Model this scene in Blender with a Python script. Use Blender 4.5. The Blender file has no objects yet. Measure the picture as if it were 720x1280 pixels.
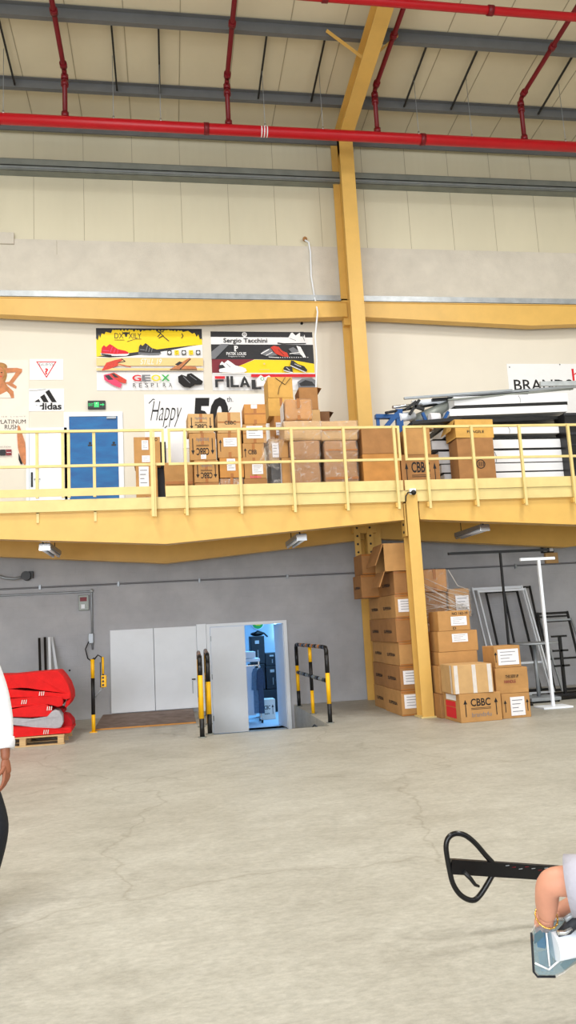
import bpy, bmesh, math, random
from math import radians, sin, cos, pi
from mathutils import Vector, Matrix, Euler, noise
random.seed(7)
S = bpy.context.scene
COL = S.collection
# ------------------------------------------------------------------ camera
FPX = 950.0; TH = radians(8.4); PS = radians(9.2); RO = radians(3.1); H = 1.6
fv = Vector((sin(PS)*cos(TH), cos(PS)*cos(TH), sin(TH)))
R0 = Vector((cos(PS), -sin(PS), 0)); U0 = R0.cross(fv)
Rv = cos(RO)*R0 - sin(RO)*U0; Uv = sin(RO)*R0 + cos(RO)*U0
cd = bpy.data.cameras.new('camera'); cam = bpy.data.objects.new('camera', cd); COL.objects.link(cam)
cam.matrix_world = Matrix(((Rv.x, Uv.x, -fv.x, 0), (Rv.y, Uv.y, -fv.y, 0), (Rv.z, Uv.z, -fv.z, H), (0, 0, 0, 1)))
cd.sensor_fit = 'VERTICAL'; cd.sensor_height = 36.0; cd.lens = FPX/1280*36; cd.clip_end = 200
S.camera = cam
# ------------------------------------------------------------------ world, lights, exposure
S.view_settings.view_transform = 'Standard'; S.view_settings.look = 'None'
S.view_settings.gamma = 1; S.view_settings.use_curve_mapping = False
S.view_settings.exposure = 0.17
w = bpy.data.worlds.new('world'); S.world = w; w.use_nodes = True
w.node_tree.nodes['Background'].inputs[0].default_value = (0.92, 0.96, 1.0, 1)
w.node_tree.nodes['Background'].inputs[1].default_value = 1.35

def area(name, loc, rot, sx, sy, power, color):
    l = bpy.data.lights.new(name, 'AREA'); l.shape = 'RECTANGLE'; l.size = sx; l.size_y = sy
    l.energy = power; l.color = color
    o = bpy.data.objects.new(name, l); COL.objects.link(o); o.location = loc; o.rotation_euler = rot
    o['kind'] = 'structure'
    return o
# daylight through the loading bay behind the camera, high bay lamps, lamp of the store room
area('bay_daylight', (-5, -9, 3.2), (radians(90), 0, radians(-12)), 12, 7, 1500, (0.93, 0.96, 1.0))
for i, (x, y) in enumerate([(-3, 8.2), (7.5, 8.2), (-3, 2), (7.5, 2)]):
    area('high_bay_lamp', (x, y, 11.6), (0, 0, 0), 1.6, 1.6, 430, (1.0, 0.97, 0.92))
area('store_room_lamp', (2.9, 18.0, 2.2), (0, 0, 0), 2.4, 2.6, 110, (0.22, 0.58, 1.0))

# ------------------------------------------------------------------ pixel rays -> world (720x1280 photo frame)
def ray(x, y): return fv + Rv*((x-360)/FPX) - Uv*((y-640)/FPX)
def P(x, y, Y):
    r = ray(x, y); return Vector((0, 0, H)) + r*(Y/r.y)
def Z(x, y, Y): return P(x, y, Y).z
def X(x, y, Y): return P(x, y, Y).x
# ------------------------------------------------------------------ materials
def lin(c):
    return tuple((v/255/12.92 if v/255 <= 0.04045 else ((v/255+0.055)/1.055)**2.4) for v in c)
def mat(name, c, rough=0.6, var=0.06, scale=6.0, bump=0.0, bscale=60, metal=0.0, spec=0.4, c2=None, stretch=(1, 1, 1), alpha=None, trans=0.0, detail=6):
    m = bpy.data.materials.new(name); m.use_nodes = True; n = m.node_tree.nodes; L = m.node_tree.links
    b = n['Principled BSDF']; b.inputs['Roughness'].default_value = rough
    b.inputs['Metallic'].default_value = metal; b.inputs['Specular IOR Level'].default_value = spec
    if trans: b.inputs['Transmission Weight'].default_value = trans
    if alpha is not None: b.inputs['Alpha'].default_value = alpha
    a = lin(c); d = lin(c2) if c2 else tuple(v*(1-2.5*var) for v in a)
    tc = n.new('ShaderNodeTexCoord'); mp = n.new('ShaderNodeMapping'); mp.inputs['Scale'].default_value = stretch
    L.new(tc.outputs['Object'], mp.inputs['Vector'])
    nz = n.new('ShaderNodeTexNoise'); nz.inputs['Scale'].default_value = scale; nz.inputs['Detail'].default_value = detail
    nz.inputs['Roughness'].default_value = 0.6
    L.new(mp.outputs[0], nz.inputs['Vector'])
    cr = n.new('ShaderNodeValToRGB'); cr.color_ramp.elements[0].position = 0.32; cr.color_ramp.elements[1].position = 0.68
    cr.color_ramp.elements[0].color = (*d, 1); cr.color_ramp.elements[1].color = (*a, 1)
    L.new(nz.outputs['Fac'], cr.inputs['Fac']); L.new(cr.outputs[0], b.inputs['Base Color'])
    if bump:
        n2 = n.new('ShaderNodeTexNoise'); n2.inputs['Scale'].default_value = bscale; n2.inputs['Detail'].default_value = 4
        L.new(mp.outputs[0], n2.inputs['Vector'])
        bp = n.new('ShaderNodeBump'); bp.inputs['Strength'].default_value = bump; bp.inputs['Distance'].default_value = 0.02
        L.new(n2.outputs['Fac'], bp.inputs['Height']); L.new(bp.outputs[0], b.inputs['Normal'])
    return m
M = {}
M['yellow'] = mat('yellow_steel_paint', (222, 179, 96), 0.45, 0.04, 3)
M['yellow_pale'] = mat('pale_yellow_steel_paint', (226, 204, 138), 0.5, 0.05, 4)
M['cream'] = mat('cream_wall_paint', (226, 219, 205), 0.7, 0.015, 1.2)
M['panel'] = mat('cream_sandwich_panel', (218, 211, 186), 0.45, 0.03, 0.7, stretch=(1, 1, 0.3))
M['roof'] = mat('roof_sheet', (214, 204, 178), 0.5, 0.03, 0.7)
M['joint'] = mat('panel_joint', (168, 158, 134), 0.7, 0.05)
M['conc'] = mat('bare_concrete', (212, 205, 192), 0.9, 0.05, 2.2, 0.3, 30)
M['flash'] = mat('galvanised_flashing', (186, 192, 196), 0.4, 0.1, 5, metal=0.3)
M['purlin'] = mat('grey_purlin', (112, 114, 116), 0.5, 0.06, 3, metal=0.2)
M['girt'] = mat('galvanised_girt', (140, 145, 140), 0.45, 0.08, 3, metal=0.3)
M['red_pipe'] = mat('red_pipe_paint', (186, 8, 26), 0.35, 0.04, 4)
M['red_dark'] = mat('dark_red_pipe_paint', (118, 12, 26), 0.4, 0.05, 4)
M['white'] = mat('white_paint', (238, 244, 252), 0.5, 0.02, 3)
M['white_board'] = mat('white_board', (236, 237, 240), 0.5, 0.02, 2)
M['black'] = mat('black_plastic', (22, 22, 24), 0.4, 0.1, 10)
M['black_paint'] = mat('black_gloss_paint', (16, 16, 18), 0.22, 0.1, 10)
M['ink'] = mat('black_ink', (24, 22, 24), 0.7, 0.02)
M['grey'] = mat('grey_metal', (158, 164, 170), 0.4, 0.06, metal=0.4)
M['chrome'] = mat('bright_metal', (215, 217, 220), 0.2, 0.02, metal=0.9)
M['safety_yellow'] = mat('safety_yellow', (250, 190, 10), 0.45, 0.05, 9)
M['blue_steel'] = mat('blue_steel_paint', (6, 76, 140), 0.4, 0.06)
M['card_a'] = mat('light_cardboard', (204, 164, 112), 0.8, 0.06, 5)
M['card_b'] = mat('brown_cardboard', (190, 142, 86), 0.8, 0.07, 5)
M['card_c'] = mat('dark_cardboard', (168, 120, 72), 0.8, 0.08, 5)
M['card_y'] = mat('yellowish_cardboard', (216, 168, 88), 0.8, 0.08, 5)
M['card_o'] = mat('orange_cardboard', (200, 140, 72), 0.75, 0.08, 5)
M['card_in'] = mat('cardboard_inside', (120, 84, 56), 0.9, 0.05, 5)
M['tape'] = mat('brown_packing_tape', (172, 112, 58), 0.2, 0.06, 12)
M['tape_w'] = mat('clear_whitish_tape', (220, 212, 205), 0.2, 0.05, 12)
M['paper'] = mat('label_paper', (236, 234, 238), 0.6, 0.03, 30)
M['grey_ink'] = mat('grey_ink', (120, 122, 128), 0.7, 0.02)
M['red_ink'] = mat('red_ink', (214, 28, 44), 0.6, 0.02)
M['pink'] = mat('pink_ink', (230, 70, 110), 0.6, 0.04, 30)
M['by'] = mat('banner_yellow', (250, 216, 20), 0.5, 0.01)
M['bb'] = mat('banner_black', (38, 38, 42), 0.5, 0.05, 6)
M['bw'] = mat('banner_white', (238, 238, 240), 0.5, 0.01)
M['bp'] = mat('banner_peach', (246, 205, 140), 0.5, 0.02)
M['bm'] = mat('banner_maroon', (128, 34, 46), 0.5, 0.05, 6)
M['bg'] = mat('banner_green', (40, 170, 70), 0.5, 0.02)
M['bo'] = mat('banner_orange_red', (218, 62, 40), 0.5, 0.1, 30)
M['tan'] = mat('tanned_skin_print', (206, 130, 80), 0.5, 0.12, 12)
M['hairp'] = mat('blonde_hair_print', (188, 134, 66), 0.5, 0.2, 20)
M['beige'] = mat('beige_print', (236, 226, 214), 0.5, 0.02, 6)
M['wood'] = mat('pallet_wood', (208, 172, 124), 0.8, 0.1, 5, stretch=(1, 8, 8))
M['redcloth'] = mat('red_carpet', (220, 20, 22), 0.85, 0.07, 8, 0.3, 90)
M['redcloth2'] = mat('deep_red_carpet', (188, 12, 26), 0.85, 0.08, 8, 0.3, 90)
M['greycloth'] = mat('grey_carpet_backing', (172, 170, 176), 0.9, 0.06, 20, 0.3, 90)
M['plate'] = mat('worn_brown_plate', (150, 130, 118), 0.6, 0.12, 5, c2=(112, 88, 74))
M['skin_b'] = mat('brown_skin', (150, 92, 66), 0.5, 0.04, 14)
M['skin_l'] = mat('light_skin', (214, 152, 126), 0.5, 0.05, 14)
M['shirt_w'] = mat('white_shirt_cloth', (236, 236, 242), 0.85, 0.02, 8, 0.2, 40)
M['shirt_g'] = mat('light_grey_shirt_cloth', (176, 174, 186), 0.85, 0.03, 8, 0.2, 40)
M['trouser'] = mat('dark_trouser_cloth', (22, 26, 34), 0.8, 0.1, 8, 0.2, 40)
M['denim'] = mat('blue_denim', (62, 82, 112), 0.9, 0.12, 20)
M['hair'] = mat('dark_hair', (26, 20, 18), 0.5, 0.15, 40)
M['shoe'] = mat('pale_shoe', (190, 184, 176), 0.6, 0.05)
M['gold'] = mat('gold', (224, 180, 96), 0.25, 0.02, metal=0.9)
M['wall_blue'] = mat('store_wall', (196, 208, 222), 0.7, 0.02)
M['dark_box'] = mat('dark_luggage', (44, 46, 52), 0.6, 0.12, 12)
M['denim_l'] = mat('light_denim', (104, 140, 178), 0.9, 0.12, 20)
M['granite'] = M['grey']
def clear(name, c, alpha, rough=0.12):
    m = mat(name, c, rough, 0.02, 12, 0.6, 25, spec=0.9); m.node_tree.nodes['Principled BSDF'].inputs['Alpha'].default_value = alpha; return m
M['wrap'] = clear('clear_stretch_wrap', (232, 226, 220), 0.2)
def streaky(m):
    n = m.node_tree.nodes; L = m.node_tree.links; b = n['Principled BSDF']; tc = [x for x in n if x.type == 'TEX_COORD'][0]
    nz = n.new('ShaderNodeTexNoise'); nz.inputs['Scale'].default_value = 3.5; nz.inputs['Detail'].default_value = 6; nz.inputs['Distortion'].default_value = 3.0; L.new(tc.outputs['Object'], nz.inputs['Vector'])
    mr = n.new('ShaderNodeMapRange'); mr.inputs['From Min'].default_value = 0.54; mr.inputs['From Max'].default_value = 0.72; mr.inputs['To Min'].default_value = 0.10; mr.inputs['To Max'].default_value = 0.5
    L.new(nz.outputs['Fac'], mr.inputs[0]); L.new(mr.outputs[0], b.inputs['Alpha'])
streaky(M['wrap'])
M['clearp'] = clear('clear_bluish_plastic', (104, 146, 162), 0.45)
def emis(name, c, s):
    m = bpy.data.materials.new(name); m.use_nodes = True; b = m.node_tree.nodes['Principled BSDF']
    b.inputs['Base Color'].default_value = (*lin(c), 1); b.inputs['Emission Color'].default_value = (*lin(c), 1); b.inputs['Emission Strength'].default_value = s
    return m
M['exit_g'] = emis('lit_exit_green', (30, 170, 90), 0.8)
M['tube_lit'] = emis('lit_tube', (190, 240, 255), 3.0)
M['stopper'] = M['black']

def blue_glass():
    m = mat('blue_film_glass', (5, 108, 172), 0.12, 0.12, 2.5, c2=(4, 84, 150), spec=0.6, stretch=(1, 1, 3)); return m
M['bluefilm'] = blue_glass()

def floor_mat():
    m = mat('polished_concrete_floor', (190, 188, 179), 0.5, 0.05, 0.8, 0.08, 14, c2=(174, 171, 161), spec=0.35, detail=12)
    n = m.node_tree.nodes; L = m.node_tree.links; b = n['Principled BSDF']
    src = b.inputs['Base Color'].links[0].from_socket
    tc = [x for x in n if x.type == 'TEX_COORD'][0]
    # fine streaks
    mp = n.new('ShaderNodeMapping'); mp.inputs['Scale'].default_value = (1.0, 1.9, 1); L.new(tc.outputs['Object'], mp.inputs[0])
    nz = n.new('ShaderNodeTexNoise'); nz.inputs['Scale'].default_value = 2.6; nz.inputs['Detail'].default_value = 14; nz.inputs['Roughness'].default_value = 0.78
    nz.inputs['Distortion'].default_value = 0.6
    L.new(mp.outputs[0], nz.inputs['Vector'])
    cr = n.new('ShaderNodeValToRGB'); cr.color_ramp.elements[0].position = 0.34; cr.color_ramp.elements[0].color = (0.82, 0.815, 0.80, 1)
    cr.color_ramp.elements[1].position = 0.62; cr.color_ramp.elements[1].color = (1.04, 1.04, 1.04, 1)
    L.new(nz.outputs['Fac'], cr.inputs[0])
    mx = n.new('ShaderNodeMix'); mx.data_type = 'RGBA'; mx.blend_type = 'MULTIPLY'; mx.inputs['Factor'].default_value = 1
    L.new(src, mx.inputs[6]); L.new(cr.outputs[0], mx.inputs[7])
    # hairline cracks
    vd = n.new('ShaderNodeTexVoronoi'); vd.feature = 'DISTANCE_TO_EDGE'; vd.inputs['Scale'].default_value = 0.32
    wn = n.new('ShaderNodeTexNoise'); wn.inputs['Scale'].default_value = 1.1; wn.inputs['Detail'].default_value = 8
    L.new(tc.outputs['Object'], wn.inputs['Vector'])
    ad = n.new('ShaderNodeVectorMath'); ad.operation = 'ADD'; L.new(tc.outputs['Object'], ad.inputs[0]); L.new(wn.outputs['Color'], ad.inputs[1]); L.new(ad.outputs[0], vd.inputs['Vector'])
    c2 = n.new('ShaderNodeValToRGB'); c2.color_ramp.elements[0].position = 0.0; c2.color_ramp.elements[0].color = (0.76, 0.74, 0.71, 1)
    c2.color_ramp.elements[1].position = 0.006; c2.color_ramp.elements[1].color = (1, 1, 1, 1)
    L.new(vd.outputs['Distance'], c2.inputs[0])
    m2 = n.new('ShaderNodeMix'); m2.data_type = 'RGBA'; m2.blend_type = 'MULTIPLY'; m2.inputs['Factor'].default_value = 0.8
    L.new(mx.outputs[2], m2.inputs[6]); L.new(c2.outputs[0], m2.inputs[7])
    # fine grit
    n4 = n.new('ShaderNodeTexNoise'); n4.inputs['Scale'].default_value = 16; n4.inputs['Detail'].default_value = 10; n4.inputs['Roughness'].default_value = 0.8; L.new(mp.outputs[0], n4.inputs['Vector'])
    c4 = n.new('ShaderNodeValToRGB'); c4.color_ramp.elements[0].position = 0.38; c4.color_ramp.elements[0].color = (0.80, 0.80, 0.79, 1)
    c4.color_ramp.elements[1].position = 0.6; c4.color_ramp.elements[1].color = (1.04, 1.04, 1.04, 1); L.new(n4.outputs['Fac'], c4.inputs[0])
    m4 = n.new('ShaderNodeMix'); m4.data_type = 'RGBA'; m4.blend_type = 'MULTIPLY'; m4.inputs['Factor'].default_value = 1
    L.new(m2.outputs[2], m4.inputs[6]); L.new(c4.outputs[0], m4.inputs[7]); m2 = m4
    # dark scuffs
    n3 = n.new('ShaderNodeTexNoise'); n3.inputs['Scale'].default_value = 3.1; n3.inputs['Detail'].default_value = 3; L.new(tc.outputs['Object'], n3.inputs['Vector'])
    c3 = n.new('ShaderNodeValToRGB'); c3.color_ramp.elements[0].position = 0.70; c3.color_ramp.elements[0].color = (1, 1, 1, 1)
    c3.color_ramp.elements[1].position = 0.78; c3.color_ramp.elements[1].color = (0.76, 0.745, 0.73, 1)
    L.new(n3.outputs['Fac'], c3.inputs[0])
    m3 = n.new('ShaderNodeMix'); m3.data_type = 'RGBA'; m3.blend_type = 'MULTIPLY'; m3.inputs['Factor'].default_value = 1
    L.new(m2.outputs[2], m3.inputs[6]); L.new(c3.outputs[0], m3.inputs[7]); L.new(m3.outputs[2], b.inputs['Base Color'])
    return m
M['floor'] = floor_mat()
def block_mat():
    m = mat('grey_painted_blockwork', (184, 185, 190), 0.75, 0.05, 1.6, 0.15, 20, c2=(168, 169, 175))
    n = m.node_tree.nodes; L = m.node_tree.links; b = n['Principled BSDF']
    tc = [x for x in n if x.type == 'TEX_COORD'][0]
    sp = n.new('ShaderNodeSeparateXYZ'); cb = n.new('ShaderNodeCombineXYZ'); L.new(tc.outputs['Object'], sp.inputs[0]); L.new(sp.outputs[0], cb.inputs[0]); L.new(sp.outputs[2], cb.inputs[1])
    br = n.new('ShaderNodeTexBrick'); br.inputs['Scale'].default_value = 1; br.inputs['Brick Width'].default_value = 0.4; br.inputs['Row Height'].default_value = 0.2
    br.inputs['Mortar Size'].default_value = 0.008; br.inputs['Mortar Smooth'].default_value = 0.3
    L.new(cb.outputs[0], br.inputs['Vector'])
    bp = n.new('ShaderNodeBump'); bp.inputs['Strength'].default_value = 0.35; bp.inputs['Distance'].default_value = 0.01; bp.invert = True
    L.new(br.outputs['Fac'], bp.inputs['Height'])
    old = b.inputs['Normal'].links[0].from_socket; L.new(old, bp.inputs['Normal']); L.new(bp.outputs[0], b.inputs['Normal'])
    return m
M['block'] = block_mat()
def ribbed(m, freq=18):
    n = m.node_tree.nodes; L = m.node_tree.links; b = n['Principled BSDF']; tc = [x for x in n if x.type == 'TEX_COORD'][0]
    wv = n.new('ShaderNodeTexWave'); wv.bands_direction = 'X'; wv.inputs['Scale'].default_value = freq/3.1416/2*3.14; L.new(tc.outputs['Object'], wv.inputs['Vector'])
    bp = n.new('ShaderNodeBump'); bp.inputs['Strength'].default_value = 0.25; bp.inputs['Distance'].default_value = 0.004
    L.new(wv.outputs['Fac'], bp.inputs['Height']); L.new(bp.outputs[0], b.inputs['Normal'])
ribbed(M['panel'], 4)

# ------------------------------------------------------------------ mesh builder
class MB:
    def __init__(s): s.bm = bmesh.new(); s.mats = []
    def mi(s, m):
        m = M[m] if isinstance(m, str) else m
        if m not in s.mats: s.mats.append(m)
        return s.mats.index(m)
    def _set(s, faces, m):
        i = s.mi(m)
        for f in faces: f.material_index = i
    def faces(s, vs, fs, m, smooth=False):
        v = [s.bm.verts.new(p) for p in vs]; out = []
        for f in fs:
            try: out.append(s.bm.faces.new([v[i] for i in f]))
            except ValueError: pass
        i = s.mi(m)
        for f in out: f.material_index = i; f.smooth = smooth
        return v, out
    def box(s, x0, x1, y0, y1, z0, z1, m, bev=0.0, mx=None):
        vs = [Vector((x, y, z)) for x in (x0, x1) for y in (y0, y1) for z in (z0, z1)]
        if mx is not None: vs = [mx @ v for v in vs]
        v, f = s.faces(vs, [(0, 1, 3, 2), (4, 6, 7, 5), (0, 4, 5, 1), (2, 3, 7, 6), (0, 2, 6, 4), (1, 5, 7, 3)], m)
        if bev:
            es = list({e for q in f for e in q.edges})
            r = bmesh.ops.bevel(s.bm, geom=es, offset=bev, segments=2, affect='EDGES', profile=0.5)
            for q in r['faces']: q.material_index = s.mi(m)
        return s
    def bar(s, p0, p1, wx, wy, m, up=Vector((0, 0, 1))):
        """rectangular bar between two points"""
        p0 = Vector(p0); p1 = Vector(p1); d = (p1-p0).normalized()
        up = Vector(up)
        if abs(d.dot(up)) > 0.98: up = Vector((0, 1, 0))
        a = d.cross(up).normalized(); b = a.cross(d)
        vs = [p+a*(i*wx/2)+b*(j*wy/2) for p in (p0, p1) for i, j in ((-1, -1), (1, -1), (1, 1), (-1, 1))]
        s.faces(vs, [(3, 2, 1, 0), (4, 5, 6, 7), (0, 1, 5, 4), (1, 2, 6, 5), (2, 3, 7, 6), (3, 0, 4, 7)], m)
        return s
    def tube(s, pts, r, m, n=12, cap=True, closed=False):
        pts = [Vector(p) for p in pts]; k = len(pts); rings = []
        rr = r if isinstance(r, (list, tuple)) else [r]*k
        t0 = (pts[1]-pts[0]).normalized(); up = Vector((0, 0, 1)) if abs(t0.z) < 0.9 else Vector((0, 1, 0))
        a = t0.cross(up).normalized()
        for i, p in enumerate(pts):
            if closed: d = (pts[(i+1) % k]-pts[i-1])
            else: d = (pts[min(i+1, k-1)]-pts[max(i-1, 0)])
            d.normalize(); a = (a-d*a.dot(d)).normalized(); b = d.cross(a)
            rings.append([s.bm.verts.new(p+(a*cos(2*pi*j/n)+b*sin(2*pi*j/n))*rr[i]) for j in range(n)])
        mi = s.mi(m)
        for i in range(k if closed else k-1):
            A = rings[i]; B = rings[(i+1) % k]
            for j in range(n):
                f = s.bm.faces.new((A[j], A[(j+1) % n], B[(j+1) % n], B[j])); f.smooth = True; f.material_index = mi
        if cap and not closed:
            for q in (rings[0][::-1], rings[-1]):
                f = s.bm.faces.new(q); f.material_index = mi
        return s
    def prism(s, pts, axis, a0, a1, m):
        """extrude 2D polygon; axis 'x': pts (y,z); 'y': pts (x,z); 'z': pts (x,y)"""
        def mk(u, v, a): return {'x': (a, u, v), 'y': (u, a, v), 'z': (u, v, a)}[axis]
        n = len(pts)
        vs = [mk(u, v, a0) for u, v in pts]+[mk(u, v, a1) for u, v in pts]
        fs = [tuple(range(n))[::-1], tuple(range(n, 2*n))]+[(i, (i+1) % n, n+(i+1) % n, n+i) for i in range(n)]
        s.faces(vs, fs, m); return s
    def sphere(s, c, r, m, sc=(1, 1, 1), u=16, v=10):
        r_ = bmesh.ops.create_uvsphere(s.bm, u_segments=u, v_segments=v, radius=r)
        i = s.mi(m); c = Vector(c)
        for q in r_['verts']: q.co = Vector((q.co.x*sc[0], q.co.y*sc[1], q.co.z*sc[2]))+c
        for q in {f for x in r_['verts'] for f in x.link_faces}: q.material_index = i; q.smooth = True
        return s
    def poly(s, pts3, m):
        s.faces(pts3, [tuple(range(len(pts3)))], m); return s
    def mesh(s, me, m, mx):
        i = s.mi(m); v = [s.bm.verts.new(mx @ q.co) for q in me.vertices]
        for p in me.polygons:
            try: f = s.bm.faces.new([v[j] for j in p.vertices]); f.material_index = i; f.smooth = p.use_smooth
            except ValueError: pass
        return s
    def build(s, name, parent=None, fix=True):
        if fix: bmesh.ops.recalc_face_normals(s.bm, faces=s.bm.faces)
        me = bpy.data.meshes.new(name); s.bm.to_mesh(me); s.bm.free()
        for m in s.mats: me.materials.append(m)
        o = bpy.data.objects.new(name, me); COL.objects.link(o)
        if parent is not None: o.parent = parent
        return o
def thing(name, label, cat, loc=(0, 0, 0), rz=0, group=None):
    o = bpy.data.objects.new(name, None); COL.objects.link(o); o.location = loc; o.rotation_euler = (0, 0, rz)
    o.empty_display_size = 0.1
    return tag(o, label, cat, group)
def tag(o, label, cat, group=None):
    o['label'] = label; o['category'] = cat
    if group: o['group'] = group
    return o
def struct(o): o['kind'] = 'structure'; return o
_tc = {}
def text_mesh(t, bold=0.0, shear=0.0, space=1.0):
    k = (t, bold, shear, space)
    if k in _tc: return _tc[k]
    c = bpy.data.curves.new('t', 'FONT'); c.body = t; c.size = 1; c.offset = bold; c.shear = shear; c.space_character = space
    c.resolution_u = 3; c.fill_mode = 'FRONT'
    o = bpy.data.objects.new('t', c); COL.objects.link(o); bpy.context.view_layer.update()
    me = bpy.data.meshes.new_from_object(o.evaluated_get(bpy.context.evaluated_depsgraph_get()))
    bpy.data.objects.remove(o)
    xs = [v.co.x for v in me.vertices]; ys = [v.co.y for v in me.vertices]
    _tc[k] = (me, min(xs), max(xs), min(ys), max(ys)); return _tc[k]
def put_text(mb, t, m, x0, x1, z0, z1, y, bold=0.0, shear=0.0, space=1.0, face='front', flip=False):
    """fit text in rectangle. face front: plane y, x right; face left: plane x=y value, right is -Y"""
    me, a, b, c, d = text_mesh(t, bold, shear, space)
    for_ = Matrix.Identity(4)
    sx = (x1-x0)/(b-a); sz = (z1-z0)/(d-c)
    if flip:
        A = Matrix(((-sx, 0, 0, x1+a*sx), (0, 0, 1, y), (0, -sz, 0, z1+c*sz), (0, 0, 0, 1)))
    else:
        A = Matrix(((sx, 0, 0, x0-a*sx), (0, 0, 1, y), (0, sz, 0, z0-c*sz), (0, 0, 0, 1)))
    if face == 'left':
        # swap: local (x right, y depth) -> (-Y right)
        B = Matrix(((0, 1, 0, 0), (-1, 0, 0, 0), (0, 0, 1, 0), (0, 0, 0, 1)))
        A = B @ A
    mb.mesh(me, m, A); return mb

# ================================================================== SETTING
W = 15.5
# floor with the stair pit in front of the right door
PX0, PX1, PY0 = 0.60, 2.42, 12.0
b = MB()
b.box(-14, PX0, -10, W+0.3, -0.6, 0, 'floor'); b.box(PX1, 18, -10, W+0.3, -0.6, 0, 'floor'); b.box(PX0, PX1, -10, PY0, -0.6, 0, 'floor')
b.box(PX0, PX1, PY0, 16, -0.7, -0.46, 'floor')
for i in range(2): b.box(PX0+0.001, PX1-0.001, PY0, PY0+0.35*(2-i), -0.46+0.153*i, -0.46+0.153*(i+1), 'conc')
struct(b.build('floor'))
# back wall: lower block wall with the door opening, upper plastered wall, concrete band, sandwich panels
b = MB()
DX0, DX1, DZT = 0.76, 2.31, 1.64
b.box(-14, DX0, W, W+0.2, -0.6, 3.5, 'block'); b.box(DX1, 18, W, W+0.2, -0.6, 3.5, 'block'); b.box(DX0, DX1, W, W+0.2, DZT, 3.5, 'block')
b.box(-14, 18, W, W+0.2, 3.5, 8.53, 'cream')
b.box(-14, 18, W-0.06, W+0.2, 8.53, 9.83, 'conc'); b.box(-14, -2.95, W-0.1, W-0.06, 9.7, 9.95, 'conc')
b.box(-14, 18, W, W+0.2, 9.83, 12.7, 'panel')
x = -13.9
while x < 18:
    b.box(x, x+0.008, W-0.004, W, 9.8, 12.6, 'joint'); x += 1.03
b.box(-2.1, -2.092, W-0.062, W-0.06, 9.5, 9.82, 'joint')
struct(b.build('wall_back'))
b = MB(); b.box(-14, 18, W-0.14, W-0.06, 8.55, 8.66, 'flash'); b.box(-14, 18, W-0.16, W-0.14, 8.53, 8.57, 'flash'); struct(b.build('trim_2'))
b = MB(); b.box(-14.2, -14, -10, W+0.2, -0.6, 13.5, 'panel'); struct(b.build('wall_left'))
b = MB(); b.box(18, 18.2, -10, W+0.2, -0.6, 13.5, 'panel'); struct(b.build('wall_right'))
# roof
RS = 0.07
def rz(y): return 12.6+RS*(W-y)
b = MB()
b.prism([(W+0.4, rz(W+0.4)), (-6, rz(-6)), (-6, rz(-6)+0.1), (W+0.4, rz(W+0.4)+0.1)], 'x', -14.2, 18.2, 'roof')
x = -13.9
while x < 18:
    b.prism([(W, rz(W)-0.008), (-6, rz(-6)-0.008), (-6, rz(-6)), (W, rz(W))], 'x', x, x+0.016, 'joint'); x += 1.03
struct(b.build('ceiling'))
# store room beyond the open door
b = MB()
b.box(-1.0, 4.2, W+0.2, 20.4, -0.6, -0.46, 'wall_blue'); struct(b.build('floor_store'))
b = MB()
b.box(-1.0, 4.2, 20.2, 20.4, -0.46, 2.6, 'wall_blue'); b.box(-1.2, -1.0, W+0.2, 20.4, -0.6, 2.6, 'wall_blue'); b.box(4.2, 4.4, W+0.2, 20.4, -0.6, 2.6, 'wall_blue')
b.box(-1.2, 4.4, W+0.2, 20.4, 2.6, 2.8, 'wall_blue'); struct(b.build('wall_store'))

# mezzanine deck slab
YM = 12.1
DZ = 3.72
b = MB(); b.box(-14, 18, YM+0.03, W, 3.56, DZ, 'conc'); b.box(-14, 18, YM+0.03, W, 3.53, 3.56, 'yellow'); struct(b.build('mezzanine_deck'))
b = MB(); b.box(-14, 18, YM-0.01, YM+0.03, 3.545, 3.71, 'yellow_pale'); b.box(-14, 18, YM-0.01, YM+0.15, 3.525, 3.545, 'yellow_pale'); struct(b.build('trim_3'))

# doors
def leaf(b, x0, x1, y0, y1, z0, z1, m='white'):
    b.box(x0, x1, y0, y1, z0, z1, m, 0.006)
# door_1 double door of the pit: frame, closed leaf, open gap
r = thing('door_1', '', 'door'); del r['label']; del r['category']; struct(r)
b = MB(); b.box(DX0-0.04, DX0+0.03, W-0.05, W+0.2, -0.46, DZT+0.05, 'white'); b.box(DX1-0.03, DX1+0.04, W-0.05, W+0.2, -0.46, DZT+0.05, 'white')
b.box(DX0+0.03, DX1-0.03, W-0.05, W+0.2, DZT-0.01, DZT+0.05, 'white'); b.build('door_frame', r)
b = MB(); leaf(b, DX0+0.035, 1.49, W-0.03, W+0.02, -0.45, DZT-0.015); l = b.build('door_leaf', r)
b = MB()
for z in (-0.2, 0.6, 1.35): b.box(DX0+0.02, DX0+0.05, W-0.045, W-0.03, z, z+0.1, 'grey')
b.build('hinge', l)
b = MB(); mx = Matrix.Translation((DX1-0.04, W+0.02, 0)) @ Matrix.Rotation(radians(-84), 4, 'Z')
b.box(-0.75, 0, 0, 0.045, -0.45, DZT-0.02, 'white', 0.005, mx); l2 = b.build('door_leaf', r)
# cupboard-like white double door on the left with lever
r = thing('door_2', '', 'door'); del r['label']; del r['category']; struct(r)
b = MB(); leaf(b, -1.16, -0.325, W-0.06, W-0.005, 0.08, 1.67); l = b.build('door_leaf', r)
b = MB(); leaf(b, -0.315, 0.52, W-0.06, W-0.005, 0.08, 1.67); l = b.build('door_leaf', r)
b = MB(); b.box(0.40, 0.47, W-0.10, W-0.06, 0.62, 0.645, 'black'); b.box(0.405, 0.42, W-0.075, W-0.06, 0.36, 0.60, 'grey'); b.build('door_handle', l)
b = MB(); b.box(0.525, 0.715, W-0.04, W, 0.0, 1.70, 'white', 0.004); struct(b.build('trim_4'))
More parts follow.
